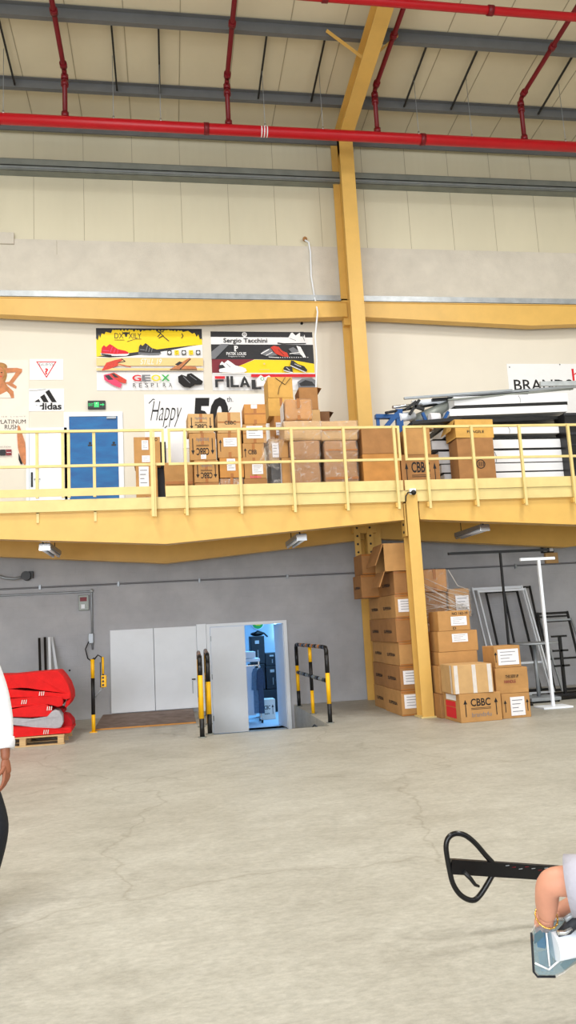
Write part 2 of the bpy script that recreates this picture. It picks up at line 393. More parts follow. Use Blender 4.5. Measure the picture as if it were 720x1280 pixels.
# upper blue glazed door and white door
r = thing('door_3', '', 'door'); del r['label']; del r['category']; struct(r)
x0, x1 = X(87, 560, W), X(148, 560, W); zt = Z(118, 521, W)
b = MB(); b.box(x0-0.1, x0, W-0.05, W, DZ, zt+0.09, 'white'); b.box(x1, x1+0.1, W-0.05, W, DZ, zt+0.09, 'white'); b.box(x0, x1, W-0.05, W, zt, zt+0.09, 'white'); b.build('door_frame', r)
b = MB(); b.box(x0+0.005, x1-0.005, W-0.03, W-0.01, DZ+0.01, zt-0.005, 'bluefilm'); l = b.build('glass_panel', r)
b = MB()
xm = (x0+x1)/2
for q in (xm-0.12, xm+0.35): b.box(q, q+0.09, W-0.04, W-0.03, zt-0.62, zt-0.59, 'black'); b.sphere((q+0.045, W-0.035, zt-0.56), 0.025, 'black', (1, 0.2, 1))
b.box(x1-0.22, x1-0.03, W-0.07, W-0.03, zt-0.06, zt-0.01, 'grey', 0.005); b.build('door_closer', l)
r = thing('door_4', '', 'door'); del r['label']; del r['category']; struct(r)
x0, x1 = X(37, 560, W), X(81, 560, W); zt = DZ+2.0
b = MB(); b.box(x0-0.06, x0, W-0.05, W, DZ, zt+0.06, 'white'); b.box(x1, x1+0.05, W-0.05, W, DZ, zt+0.06, 'white'); b.box(x0, x1, W-0.05, W, zt, zt+0.06, 'white'); b.build('door_frame', r)
b = MB(); b.box(x0+0.005, x1-0.005, W-0.04, W-0.005, DZ+0.01, zt-0.005, 'white', 0.004); l = b.build('door_leaf', r)
b = MB(); b.box(x0+0.03, x0+0.07, W-0.05, W-0.04, DZ+0.85, DZ+1.15, 'black'); b.tube([(x0+0.10, W-0.04, DZ+1.0), (x0+0.10, W-0.09, DZ+1.0), (x0+0.22, W-0.09, DZ+1.0)], 0.012, 'chrome'); b.build('door_handle', l)
b = MB(); b.box(x0+0.003, x0+0.02, W-0.05, W-0.04, DZ+0.3, DZ+0.42, 'grey'); b.box(x1-0.04, x1-0.01, W-0.05, W-0.04, DZ+0.3, DZ+0.4, 'black'); b.build('hinge', l)

# ================================================================== STEEL
def haunch(name, label, x0, x1, y, zt, zend, zmid, fl, mx=None):
    r = thing(name, label, 'beam', (0, 0, 0))
    xm = (x0+x1)/2
    b = MB(); b.prism([(x0, zt), (x1, zt), (x1, zend), (xm, zmid), (x0, zend)], 'y', y, y+0.014, 'yellow'); b.build('web', r)
    b = MB()
    for a, c, za, zc in ((x0, xm, zend, zmid), (xm, x1, zmid, zend)):
        b.prism([(a, za), (c, zc), (c, zc-0.018), (a, za-0.018)], 'y', y-0.02, y+fl, 'yellow')
    b.build('bottom_flange', r)
    b = MB(); b.box(x0, x1, y-0.02, y+fl*0.7, zt-0.018, zt-0.001, 'yellow'); b.build('top_flange', r)
    return r
CX = 4.06
haunch('steel_girder', 'deep yellow haunched girder at mezzanine edge, left of the front column', -3.95, 3.92, YM+0.04, 3.525, 3.24, 2.98, 0.22)
haunch('steel_girder', 'deep yellow haunched girder at mezzanine edge, right of the front column', 4.20, 12.2, YM+0.04, 3.525, 3.24, 2.98, 0.22)
haunch('steel_girder', 'shaded yellow girder along the grey wall under the mezzanine, left bay', -3.95, 3.90, 14.72, 3.525, 3.22, 2.90, 0.22)
haunch('steel_girder', 'shaded yellow girder along the grey wall under the mezzanine, right bay', 4.24, 12.2, 14.72, 3.525, 3.22, 2.90, 0.22)
# upper wall beams
zt = Z(300, 378, 15.25)
zm = Z(206, 405, 15.25)
haunch('wall_beam', 'long yellow wall beam above the posters, deepest over the black and yellow banner', -3.95, 3.98, 15.15, zt, zt-0.32, Z(206, 402, 15.15), 0.2)
haunch('wall_beam', 'long yellow wall beam right of the tall column, above the panel stack', 4.16, 12.2, 15.15, zt, zt-0.32, Z(206, 402, 15.15), 0.2)
# tall column + rafter
r = thing('steel_column', 'tall yellow steel column rising from the mezzanine to the roof rafter', 'column', (0, 0, 0))
b = MB(); b.box(CX-0.15, CX+0.15, 14.58, 14.60, 0, 11.95, 'yellow'); b.build('front_flange', r)
b = MB(); b.box(CX-0.008, CX+0.008, 14.60, 15.34, 0, 12.3, 'yellow'); b.build('web', r)
b = MB(); b.box(CX-0.15, CX+0.15, 15.34, 15.36, 0, 12.4, 'yellow'); b.build('rear_flange', r)
b = MB(); b.box(CX-0.15, CX-0.008, 15.2, 15.34, zt-0.5, zt+0.06, 'yellow')
for i in range(6):
    z = zt-0.85+0.16*i; b.tube([(CX-0.03, 14.95, z), (CX-0.01, 14.95, z)], 0.035, 'black', 10)
b.build('bolted_plate', r)
b = MB()
for dx in (-0.28, -0.02):
    b.box(CX-0.15+dx, CX-0.13+dx+0.10, 14.44, 14.46, 2.85, 3.5, 'yellow')
    for i in range(4): b.tube([(CX-0.09+dx, 14.43, 2.92+0.16*i), (CX-0.09+dx, 14.445, 2.92+0.16*i)], 0.022, 'black', 8)
b.box(CX-0.44, CX+0.04, 14.46, 14.62, 3.3, 3.5, 'yellow')
b.build('bracket_plate', r)
r = thing('roof_rafter', 'yellow roof rafter running up from the tall column toward the viewer', 'beam', (0, 0, 0))
def rb(y): return 11.93+0.085*(14.6-y)
b = MB(); b.prism([(14.62, rb(14.62)), (0, rb(0)), (0, rb(0)-0.02), (14.62, rb(14.62)-0.02)], 'x', CX-0.15, CX+0.15, 'yellow'); b.build('bottom_flange', r)
b = MB(); b.prism([(15.3, rb(14.9)), (0, rb(0)), (0, rz(0)-0.26), (15.3, rz(15.3)-0.26)], 'x', CX-0.008, CX+0.008, 'yellow'); b.build('web', r)
b = MB(); b.prism([(15.3, rz(15.3)-0.27), (0, rz(0)-0.27), (0, rz(0)-0.25), (15.3, rz(15.3)-0.25)], 'x', CX-0.12, CX+0.12, 'yellow'); b.build('top_flange', r)
for sx in (-1, 1):
    b = MB(); b.bar((CX+sx*0.02, 12.66, rb(12.5)+0.08), (CX+(0.6 if sx > 0 else -0.80), 12.52, rz(12.6)-0.16), 0.07, 0.012, 'yellow'); b.build('fly_brace', r)
# front column
r = thing('steel_column', 'yellow steel column standing on the floor in front of the box stacks', 'column', (CX, YM, 0))
b = MB(); b.box(-0.10, 0.10, -0.03, -0.012, 0.02, 3.66, 'yellow'); b.build('front_flange', r)
b = MB(); b.box(-0.006, 0.006, -0.012, 0.24, 0.02, 3.5, 'yellow'); b.build('web', r)
b = MB(); b.box(-0.10, 0.10, 0.24, 0.258, 0.02, 3.5, 'yellow'); b.build('rear_flange', r)
b = MB(); b.box(-0.13, 0.13, -0.07, 0.30, 0, 0.02, 'yellow_pale'); b.build('base_plate', r)
b = MB(); b.box(-0.13, -0.10, 0.02, 0.22, 2.95, 3.5, 'yellow')
for i in range(4): b.tube([(-0.145, 0.1, 3.02+0.13*i), (-0.13, 0.1, 3.02+0.13*i)], 0.022, 'black', 8)
b.build('end_plate', r)
r = thing('floodlight', 'small white lamp with black cable on top of the front column', 'lamp', (CX, YM-0.05, 3.63))
b = MB(); b.box(-0.04, 0.07, -0.04, 0.018, 0.0, 0.10, 'white', 0.01); b.build('lamp_housing', r)
b = MB(); b.sphere((0.02, -0.045, 0.03), 0.045, 'black'); b.tube([(-0.02, -0.05, 0.03), (-0.08, -0.05, 0.03), (-0.12, -0.05, -0.03), (-0.13, -0.05, -0.12)], 0.012, 'black'); b.build('cable', r)

# railings
def railing(label, x0, x1, posts, toe, fronts, ends):
    r = thing('guard_railing', label, 'railing', (0, 0, 0))
    y = YM-0.035
    b = MB(); b.box(x0, x1, y-0.02, y+0.02, 4.78, 4.82, 'yellow_pale'); b.build('top_rail', r)
    b = MB(); b.box(x0, x1, y-0.018, y+0.018, 4.22, 4.26, 'yellow_pale'); b.build('mid_rail', r)
    for p in posts:
        b = MB()
        if fronts: b.box(p-0.022, p+0.022, y-0.063, y-0.02, 3.39, 4.80, 'yellow_pale'); b.box(p-0.05, p-0.022, y-0.05, y+0.02, 3.42, 3.50, 'yellow')
        else: b.box(p-0.022, p+0.022, y-0.02+0.02, y+0.022+0.02, 3.74, 4.78, 'yellow_pale')
        b.build('post', r)
    if not fronts:
        for p in [q for q in posts if q not in (-1.58, -1.49)]:
            b = MB(); b.box(p-0.02, p+0.02, YM+0.02, YM+0.055, 3.36, 3.52, 'yellow_pale'); b.build('post_bracket', r)
    for p in ends:
        b = MB(); b.box(p-0.02, p+0.02, y-0.02, y+0.02, 4.26, 4.78, 'yellow_pale'); b.build('end_post', r)
    b = MB(); b.box(*toe, y+0.002, y+0.014, 3.76 if not fronts else 3.712, 3.885, 'yellow_pale'); b.build('toe_board', r)
    return r
railing('pale yellow guard railing in front of the blue door', -6.3, 0.0, [-6.3, -5.4, -4.6, -3.7, -2.84, -1.97, -1.58, -1.49, -1.1], (-6.3, -0.22), False, [-0.02])
railing('pale yellow guard railing before the box stacks, left of the front column', 0.06, 3.93, [0.33, 1.2, 2.07, 2.95, 3.82], (0.0, 3.93), True, [0.08, 3.91])
railing('pale yellow guard railing before the white panels, right of the front column', 4.0, 11.2, [4.36, 5.2, 6.07, 6.98, 7.9, 8.8, 9.7, 10.6], (3.96, 11.2), True, [4.02])
r = thing('railing_post', 'single full-height yellow post right of the blue door joining two railings', 'post', (-0.2, YM-0.09, 3.39))
b = MB(); b.box(-0.025, 0.025, -0.02, 0.03, 0, 1.4, 'yellow_pale'); b.build('post', r)
b = MB(); b.box(0.03, 0.05, -0.01, 0.02, 0.0, 1.38, 'yellow_pale'); b.box(-0.05, 0.05, 0.03, 0.04, 0.03, 0.1, 'yellow'); b.build('angle_bracket', r)
# purlins, girt, eave strut
def purlin(label, y, zt_, h=0.24, m='purlin', nm='purlin'):
    r = thing(nm, label, 'beam', (0, 0, 0))
    b = MB(); b.box(-13.9, 17.9, y, y+0.006, zt_-h, zt_, m); b.box(-13.9, 17.9, y, y+0.10, zt_-h-0.006, zt_-h, m); b.box(-13.9, 17.9, y+0.094, y+0.10, zt_-h, zt_-h+0.03, m); b.build('web', r)
    b = MB(); b.box(-13.9, 17.9, y-0.08, y, zt_-0.008, zt_-0.001, m); b.build('top_flange', r)
    return r
purlin('grey roof purlin nearest the wall, just above the long red pipe', 14.35, rz(14.35)-0.01, 0.17)
purlin('grey roof purlin second from the wall, where the yellow fly braces end', 12.6, rz(12.6)-0.01, 0.2)
purlin('grey roof purlin third from the wall', 10.72, rz(10.72)-0.004)
for y in (9.0, 7.3, 5.6): purlin('grey roof purlin over the middle of the hall', y, rz(y)-0.004).__setitem__('group', 'purlins over the hall')
r = thing('wall_girt', 'galvanised horizontal rail on the cream wall behind the tall column top', 'beam', (0, 0, 0))
gz0, gz1 = Z(360, 226, 15.28), Z(360, 212, 15.28)
b = MB(); b.box(-13.9, 17.9, 15.28, 15.286, gz0, gz1, 'girt'); b.box(-13.9, 17.9, 15.28, W-0.008, gz1-0.006, gz1, 'girt'); b.box(-13.9, 17.9, 15.28, W-0.008, gz0, gz0+0.006, 'girt'); b.build('channel', r)
b = MB(); b.box(-13.9, 17.9, 15.262, 15.28, gz0+0.05, gz0+0.075, 'grey'); b.box(-13.9, 17.9, 15.262, 15.28, gz0+0.11, gz0+0.12, 'black'); b.build('lip', r)
r = tag(MB().box(-13.9, 17.9, 15.30, 15.34, 12.22, 12.40, 'purlin').build('eave_strut'), 'grey strut along the wall top, behind the long red pipe', 'beam')
# sag rods
for (a, c), lab in zip([((0, 55), (17, 110)), ((134, 25), (146, 118)), ((195, 28), (200, 120)), ((335, 40), (324, 127)), ((413, 42), (391, 132)), ((539, 53), (508, 138)), ((607, 60), (567, 140)), ((724, 80), (677, 147))],
      ['at the left edge of the picture', 'just right of the leftmost red branch pipe', 'third from the left edge', 'right of the second red branch pipe', 'just left of the tall yellow rafter', 'right of the third red branch pipe', 'between the third and fourth red branch pipes', 'past the fourth red branch pipe']):
    p0 = P(c[0], c[1], 14.2); p1 = P(a[0], a[1], 12.5)
    b = MB(); b.bar((p0.x, 14.32, rz(14.35)-0.16), (p0.x, 12.71, rz(12.6)-0.08), 0.035, 0.035, 'black')
    tag(b.build('sag_rod'), 'thin dark rod between the roof purlins, '+lab, 'rod')
# sprinkler pipes
def coupling(b, p, d, r, m='red_dark'):
    p = Vector(p); d = Vector(d).normalized(); b.tube([p-d*0.05, p+d*0.05], r, m, 14)
r = thing('sprinkler_pipe', 'long thick red sprinkler main crossing in front of the tall column', 'pipe', (0, 0, 0))
ym, zm_ = 13.6, 11.25
b = MB(); b.tube([(-13.9, ym, zm_), (17.9, ym, zm_)], 0.105, 'red_pipe', 20); b.build('main_pipe', r)
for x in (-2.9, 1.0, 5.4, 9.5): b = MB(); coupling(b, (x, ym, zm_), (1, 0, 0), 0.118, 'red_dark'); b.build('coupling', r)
b = MB()
for k in range(3):
    xx = 1.05+1.02+k*0.055; b.tube([(xx, ym, zm_), (xx+0.022, ym, zm_)], 0.107, 'bw', 18)
b.build('pipe_marking', r)
for xb in (-4.77, -1.67, 1.44, 4.46, 7.64, 10.7):
    zb = 12.30
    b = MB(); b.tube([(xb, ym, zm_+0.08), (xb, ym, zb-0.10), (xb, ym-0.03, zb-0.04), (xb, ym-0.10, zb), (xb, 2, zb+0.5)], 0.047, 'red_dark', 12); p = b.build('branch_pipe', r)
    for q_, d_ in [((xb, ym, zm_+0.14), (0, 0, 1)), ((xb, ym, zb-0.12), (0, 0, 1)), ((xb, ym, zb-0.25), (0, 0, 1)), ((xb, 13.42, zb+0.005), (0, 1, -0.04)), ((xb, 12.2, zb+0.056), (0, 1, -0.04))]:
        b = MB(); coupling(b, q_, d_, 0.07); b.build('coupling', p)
r = thing('sprinkler_pipe', 'red sprinkler pipe high at the top right, in front of the yellow rafter', 'pipe', (0, 0, 0))
yp, zp = 10.9, Z(560, 9, 10.9)
b = MB(); b.tube([(-13.9, yp, zp), (17.9, yp, zp)], 0.068, 'red_pipe', 16); b.build('main_pipe', r)
for x in (1.2, 2.85, 5.75): b = MB(); coupling(b, (x, yp, zp), (1, 0, 0), 0.085); b.build('coupling', r)
# hanger wires
for (x, lab) in ((X(142, 140, 13.7), 'left'), (X(195, 140, 13.7), 'a')):
    pass
for i, (px, lab) in enumerate(((4, 'at the left edge'), (142, 'left of the red pipe coupling'), (201, 'just left of its stripe marks'), (331, 'right of the second red branch pipe'), (403, 'just left of the rafter'), (522, 'right of the third red branch pipe'), (588, 'between the third and fourth branch pipes'), (704, 'near the right edge'))):
    x = X(px, 150, 13.6)
    b = MB(); b.tube([(x, 13.6, zm_+0.1), (x, 13.62, rz(13.62)-0.004)], 0.006, 'grey', 6); b.tube([(x, 13.6, zm_+0.10), (x, 13.6, zm_+0.17)], 0.02, 'chrome', 8)
    tag(b.build('hanger_rod'), 'thin steel rod hanging the red main pipe, '+lab, 'rod')

# ================================================================== POSTERS ON THE UPPER WALL
class Poster:
    """flat board on the wall; drawing coordinates (u,v) are mapped linearly onto the board"""
    def __init__(s, label, px0, py0, px1, py1, u0, v0, u1, v1, base='bw', cat='poster', name='poster', group=None, th=0.012):
        A = P(px0, py0, W); B = P(px1, py0, W); c = P((px0+px1)/2, py0, W); d = P((px0+px1)/2, py1, W)
        s.x0, s.x1, s.z1, s.z0 = A.x, B.x, c.z, d.z
        s.u = (u0, u1); s.v = (v0, v1); s.y = W-th
        s.r = thing(name, label, cat, (0, 0, 0), 0, group)
        MB().box(s.x0, s.x1, W-th, W-0.001, s.z0, s.z1, base).build('board', s.r); s.b = MB(); s.n = 0
    def X(s, u): return s.x0+(u-s.u[0])/(s.u[1]-s.u[0])*(s.x1-s.x0)
    def Z(s, v): return s.z1-(v-s.v[0])/(s.v[1]-s.v[0])*(s.z1-s.z0)
    def lay(s): s.n += 1; return s.y-0.0012*s.n-0.0008
    def poly(s, pts, m): y = s.lay(); s.b.poly([(s.X(u), y, s.Z(v)) for u, v in pts], m)
    def rect(s, u0, v0, u1, v1, m): s.poly([(u0, v0), (u1, v0), (u1, v1), (u0, v1)], m)
    def line(s, pts, w, m):
        y = s.lay()
        for (a, c), (e, f) in zip(pts, pts[1:]):
            L = math.hypot(e-a, f-c) or 1; nx, ny = -(f-c)/L*w/2, (e-a)/L*w/2
            s.b.poly([(s.X(u), y, s.Z(v)) for u, v in ((a+nx, c+ny), (e+nx, f+ny), (e-nx, f-ny), (a-nx, c-ny))], m)
    def ell(s, u, v, a, c, m, n=20, rot=0):
        ca, sa = cos(rot), sin(rot)
        s.poly([(u+a*cos(2*pi*i/n)*ca-c*sin(2*pi*i/n)*sa, v+a*cos(2*pi*i/n)*sa+c*sin(2*pi*i/n)*ca) for i in range(n)], m)
    def text(s, t, u0, v0, u1, v1, m, **k): put_text(s.b, t, m, s.X(u0), s.X(u1), s.Z(v1), s.Z(v0), s.lay(), **k)
    def done(s): s.b.build('printed_picture', s.r, fix=False); return s.r
def sneaker(p, u, v, w, h, m, sole='bw', m2=None, flip=False):
    """side view of a sneaker, toe to the right unless flipped"""
    f = (lambda a: u+w*(1-a)) if flip else (lambda a: u+w*a)
    g = lambda c: v+h*c
    p.poly([(f(a), g(c)) for a, c in ((0, .75), (.02, .95), (.5, 1), (.9, .98), (1, .85), (.97, .75))], sole)
    p.poly([(f(a), g(c)) for a, c in ((.02, .78), (.05, .3), (.12, .1), (.2, .25), (.33, 0), (.42, .12), (.6, .42), (.85, .55), (.97, .68), (.97, .82), (.5, .85))], m)
    if m2:
        p.line([(f(.42), g(.2)), (f(.34), g(.7))], h*.07, m2); p.line([(f(.52), g(.38)), (f(.46), g(.75))], h*.07, m2); p.line([(f(.62), g(.45)), (f(.58), g(.78))], h*.06, m2)
        p.line([(f(.08), g(.55)), (f(.3), g(.6))], h*.08, m2)
# banner 1 (drawing coordinates 0..645 x 0..375)
p = Poster('yellow, peach and white shoe banner with multicoloured lettering, upper left of the boxes', 120, 411, 252, 488, 0, 0, 645, 375)
p.rect(0, 0, 645, 175, 'by'); p.poly([(0, 175), (60, 175), (645, 98), (645, 178), (0, 178)], 'bw')
p.poly([(0, 172), (200, 150), (440, 118), (620, 98), (440, 134), (200, 170), (80, 178)], 'bb')
edge = [(0, 0), (0, 62), (10, 75), (18, 40), (24, 60), (34, 32), (50, 38), (58, 22), (90, 30), (96, 16)]
for i in range(22): edge += [(100+i*20, 6+random.random()*6), (108+i*20, 10+random.random()*14)]
edge += [(560, 12), (585, 30), (600, 24), (612, 50), (622, 34), (632, 66), (640, 60), (645, 70), (645, 0)]
p.poly(edge, 'bb')
p.text('DX', 110, 30, 165, 62, 'bb', bold=0.0); p.text('XILY', 195, 30, 272, 62, 'bb', bold=0.0)
p.poly([(155, 18), (163, 26), (175, 24), (185, 24), (197, 26), (205, 18), (200, 34), (188, 36), (185, 52), (175, 52), (172, 36), (160, 34)], 'bb')
p.line([(110, 72), (170, 72)], 3, 'bb'); p.line([(185, 82), (235, 66), (272, 66)], 3, 'bb')
for q in (((370, 12), (390, 30), (372, 52)), ((390, 30), (410, 52), (440, 78)), ((372, 24), (410, 20)), ((378, 60), (408, 44)), ((520, 30), (528, 46), (518, 60))): p.line(list(q), 5, 'bb')
sneaker(p, 25, 98, 172, 72, 'red_ink', 'bw', 'pink'); p.line([(30, 160), (90, 168)], 8, 'bb')
sneaker(p, 250, 92, 140, 72, 'bb', 'grey_ink', 'grey_ink', flip=False)
for i in range(5):
    u = 428+i*44
    if i % 2 == 0: p.rect(u, 136, u+26, 164, 'bb'); p.ell(u+13, 150, 9, 9, 'bw' if i else 'bw')
    else: p.rect(u, 136, u+26, 164, 'by'); p.text('C', u+7, 141, u+19, 159, 'bb')
p.rect(0, 184, 645, 232, 'bp'); p.rect(0, 246, 645, 260, 'bp'); p.rect(0, 266, 645, 269, 'grey_ink')
p.text('STILL 19', 262, 190, 392, 224, 'bw', shear=0.3)
p.poly([(30, 262), (60, 214), (110, 198), (150, 190), (160, 196), (130, 216), (128, 232), (70, 254)], 'bo'); p.line([(150, 190), (172, 206), (128, 214)], 5, 'bb'); p.line([(130, 222), (205, 240)], 4, 'bo')
p.poly([(440, 254), (500, 220), (560, 184), (568, 188), (520, 232), (600, 238), (606, 254)], 'tan'); p.poly([(472, 224), (500, 206), (520, 212), (490, 232)], 'bb'); p.line([(500, 256), (570, 190)], 5, 'bb'); p.line([(440, 256), (606, 256)], 4, 'bb')
p.poly([(42, 288), (78, 280), (150, 345), (140, 366), (100, 350), (46, 318)], 'pink'); p.poly([(48, 292), (74, 288), (100, 316), (70, 318)], 'bb')
p.poly([(80, 280), (104, 274), (178, 318), (172, 340), (140, 332), (84, 296)], 'bo'); p.poly([(88, 282), (104, 280), (132, 304), (108, 304)], 'bb')
for t_, u0, u1, m in (('G', 212, 265, 'red_ink'), ('E', 270, 322, 'ink'), ('O', 326, 382, 'by'), ('X', 386, 438, 'bg')):
    p.text(t_, u0, 288, u1, 326, m if t_ != 'E' else 'grey_ink', bold=0.025)
for i, c in enumerate('RESPIRA'): p.text(c, 215+i*36, 338, 215+i*36+(18 if c != 'I' else 4), 364, 'bb')
p.poly([(488, 300), (510, 288), (540, 300), (545, 285), (570, 280), (640, 330), (630, 350), (590, 350), (560, 368), (520, 362), (490, 335)], 'ink'); p.line([(520, 300), (560, 340)], 5, 'grey_ink'); p.line([(560, 292), (600, 322)], 4, 'grey_ink')
p.done()
# banner 2 (0..625 x 0..362)
p = Poster('black, white, maroon and yellow shoe banner left of the hanging cable', 263, 415, 390, 488, 0, 0, 625, 362)
p.rect(0, 0, 625, 34, 'bb'); p.rect(0, 80, 625, 172, 'bb'); p.poly([(0, 172), (130, 172), (260, 172), (130, 228), (60, 262), (0, 262)], 'bm')
p.poly([(40, 262), (130, 228), (260, 174), (500, 178), (625, 200), (625, 262)], 'by'); p.poly([(270, 172), (625, 172), (625, 200), (500, 178)], 'bb')
p.ell(205, 19, 15, 15, 'bw'); p.ell(205, 19, 11, 11, 'bb'); p.line([(198, 8), (198, 26), (205, 30), (212, 26), (212, 8)], 3, 'bw'); p.line([(205, 8), (205, 30)], 3, 'bw')
p.text('Sergio Tacchini', 76, 42, 342, 78, 'ink', bold=0.015)
p.poly([(405, 68), (440, 72), (580, 70), (582, 76), (430, 80), (405, 74)], 'bb'); p.poly([(405, 66), (440, 58), (470, 44), (490, 10), (500, 4), (520, 24), (545, 6), (575, 20), (585, 70), (440, 72)], 'bw'); p.line([(480, 40), (520, 56)], 3, 'grey_ink'); p.rect(548, 0, 572, 30, 'dark_box'); p.line([(560, 20), (575, 60)], 3, 'grey_ink')
p.text('P', 142, 90, 162, 122, 'bw', bold=0.03); p.line([(140, 90), (140, 124), (152, 124)], 3, 'bw'); p.text('PATEK LOUIS', 90, 130, 210, 148, 'bw', bold=0.02); p.text('Pregateria in Italia', 102, 152, 200, 162, 'bw')
p.poly([(0, 128), (60, 80), (110, 80), (20, 172), (0, 172)], 'grey_ink')
p.poly([(295, 140), (320, 118), (360, 104), (375, 128), (400, 150), (330, 154)], 'grey_ink'); p.line([(300, 140), (350, 112)], 6, 'bw'); p.line([(330, 150), (370, 130)], 4, 'bw')
p.poly([(360, 100), (380, 90), (410, 96), (430, 120), (460, 134), (470, 160), (430, 156), (390, 140)], 'bo'); p.line([(345, 160), (410, 164)], 4, 'bw'); p.line([(405, 112), (440, 150)], 3, 'ink')
p.poly([(470, 110), (500, 98), (530, 120), (560, 128), (570, 150), (500, 146)], 'grey_ink'); p.poly([(520, 90), (545, 96), (575, 160), (560, 164), (535, 134)], 'bw'); p.line([(475, 140), (540, 132)], 5, 'bw')
for i in range(14): p.rect(400+i*14, 162, 406+i*14, 166, 'bw')
sneaker(p, 40, 182, 168, 78, 'bw', 'bw', None); p.line([(88, 204), (110, 226)], 3, 'grey_ink'); p.poly([(40, 214), (64, 210), (80, 228), (44, 236)], 'bb')
p.poly([(480, 184), (496, 186), (520, 206), (560, 220), (578, 244), (570, 254), (520, 236), (474, 212)], 'bb'); p.line([(476, 216), (566, 258)], 5, 'bw'); p.poly([(440, 220), (484, 222), (488, 256), (436, 252), (430, 234)], 'bb'); p.line([(432, 246), (486, 260)], 5, 'bw'); p.line([(500, 206), (540, 224)], 3, 'bw'); p.line([(448, 228), (470, 246)], 3, 'bw')
p.ell(315, 206, 6, 6, 'bp'); p.rect(285, 240, 345, 243, 'bp')
p.rect(0, 262, 625, 268, 'bw')
p.rect(232, 270, 625, 288, 'red_ink'); p.rect(232, 304, 256, 362, 'bb'); p.rect(232, 350, 290, 362, 'bb')
p.rect(14, 282, 74, 298, 'red_ink'); p.poly([(14, 302), (66, 302), (66, 314), (30, 314), (30, 350), (14, 350)], 'bb'); p.rect(82, 282, 98, 350, 'bb'); p.poly([(106, 282), (122, 282), (122, 336), (156, 336), (156, 350), (106, 350)], 'bb')
p.poly([(160, 350), (178, 300), (190, 282), (202, 300), (222, 350), (206, 350), (200, 336), (182, 336), (176, 350)], 'bb'); p.poly([(186, 324), (191, 306), (197, 324)], 'bw')
p.poly([(262, 300), (290, 276), (310, 292), (340, 278), (360, 300), (372, 340), (262, 346)], 'bw'); p.ell(298, 300, 12, 10, 'bg'); p.ell(298, 300, 8, 7, 'bw'); p.line([(310, 310), (350, 330)], 3, 'grey_ink')
p.poly([(510, 320), (540, 300), (600, 296), (625, 310), (625, 356), (515, 356)], 'grey_ink'); p.poly([(520, 330), (560, 308), (600, 318), (620, 344), (530, 346)], 'bb')
p.done()
# Happy 50th banner
p = Poster('white banner with black script reading Happy 50th behind the box towers', 180, 493, 333, 560, 0, 0, 550, 240)
p.text('Happy', 25, 30, 165, 145, 'ink', shear=0.5, bold=-0.01)
p.line([(20, 40), (40, 20), (46, 24)], 4, 'ink'); p.line([(98, 140), (86, 150)], 4, 'ink')
p.text('50', 205, 14, 372, 180, 'ink', bold=0.045, shear=0.12); p.text('th.', 368, 12, 396, 36, 'ink')
p.line([(386, 60), (372, 80), (370, 110), (384, 118), (372, 132)], 2.5, 'ink')
p.done()
# fashion poster at the left edge
p = Poster('tall fashion poster of a woman in a hat at the left edge of the wall', -62, 450, 36, 583, -440, 66, 256, 1000, 'beige')
p.line([(0, 700), (246, 700)], 2, 'grey_ink')
p.text('A L L   I N   T H E   L I G H T', -200, 568, 228, 576, 'grey_ink')
p.text('PLATINUM', -18, 598, 228, 634, 'ink', bold=0.0); p.text('RUSH', 42, 642, 164, 682, 'ink', bold=0.0); p.text('eau de parfum', 34, 696, 134, 708, 'grey_ink')
# generic woman in a hat, arms raised behind the head
p.ell(-10, 130, 75, 40, 'hairp'); p.ell(0, 200, 62, 100, 'hairp', rot=0.1); p.ell(-6, 190, 42, 60, 'tan'); p.poly([(-30, 240), (30, 236), (66, 300), (120, 350), (126, 408), (-120, 408), (-110, 330)], 'tan')
p.poly([(36, 142), (150, 140), (198, 150), (196, 176), (150, 230), (116, 276), (84, 262), (130, 200), (140, 178), (60, 186)], 'tan'); p.poly([(40, 270), (90, 262), (150, 306), (142, 326), (90, 300)], 'tan')
p.poly([(-100, 300), (-60, 320), (0, 380), (60, 350), (84, 372), (100, 408), (-110, 408)], 'beige'); p.line([(30, 244), (84, 372)], 5, 'hairp'); p.ell(14, 182, 9, 4, 'ink'); p.ell(8, 216, 12, 5, 'bo'); p.line([(0, 160), (24, 164)], 3, 'hairp')
p.poly([(160, 650), (176, 660), (196, 720), (222, 800), (236, 940), (230, 986), (214, 996), (190, 960), (160, 850), (152, 740)], 'tan'); p.poly([(164, 890), (196, 970), (200, 990), (182, 988), (166, 950)], 'ink')
p.text('COLLECTION', -60, 832, 96, 842, 'grey_ink'); p.rect(-60, 860, 0, 912, 'bb'); p.rect(2, 860, 52, 912, 'dark_box'); p.rect(54, 860, 104, 912, 'bm'); p.rect(60, 884, 100, 888, 'bw'); p.line([(-60, 925), (112, 925)], 2, 'grey_ink')
p.done()
p = Poster('white sheet with red triangle logo and question mark, upper left on the wall', 37, 449, 79, 475, 258, 56, 570, 248)
p.poly([(318, 78), (510, 78), (414, 232)], 'red_ink'); p.poly([(334, 87), (494, 87), (414, 216)], 'bw'); p.text('GUESS', 345, 92, 480, 120, 'grey_ink'); p.text('?', 398, 142, 430, 200, 'red_ink', bold=0.04)
p.done()
p = Poster('white sheet with black slanted three-stripe logo, under the red triangle sheet', 36, 486, 80, 514, 258, 335, 570, 516)
for pts in (((308, 440), (346, 418), (362, 444), (318, 444)), ((358, 402), (396, 380), (434, 446), (388, 446)), ((404, 362), (438, 344), (506, 446), (462, 446))): p.poly(list(pts), 'ink')
p.text('adidas', 304, 450, 548, 506, 'ink', bold=0.03); p.poly([(300, 466), (330, 470), (372, 484), (372, 508), (300, 508)], 'bw'); p.line([(262, 350), (330, 350), (410, 340)], 3, 'grey_ink')
p.done()
p = Poster('white board with black capitals and a red letter, above the stack of white panels', 633, 455, 790, 520, 200, 90, 1142, 480)
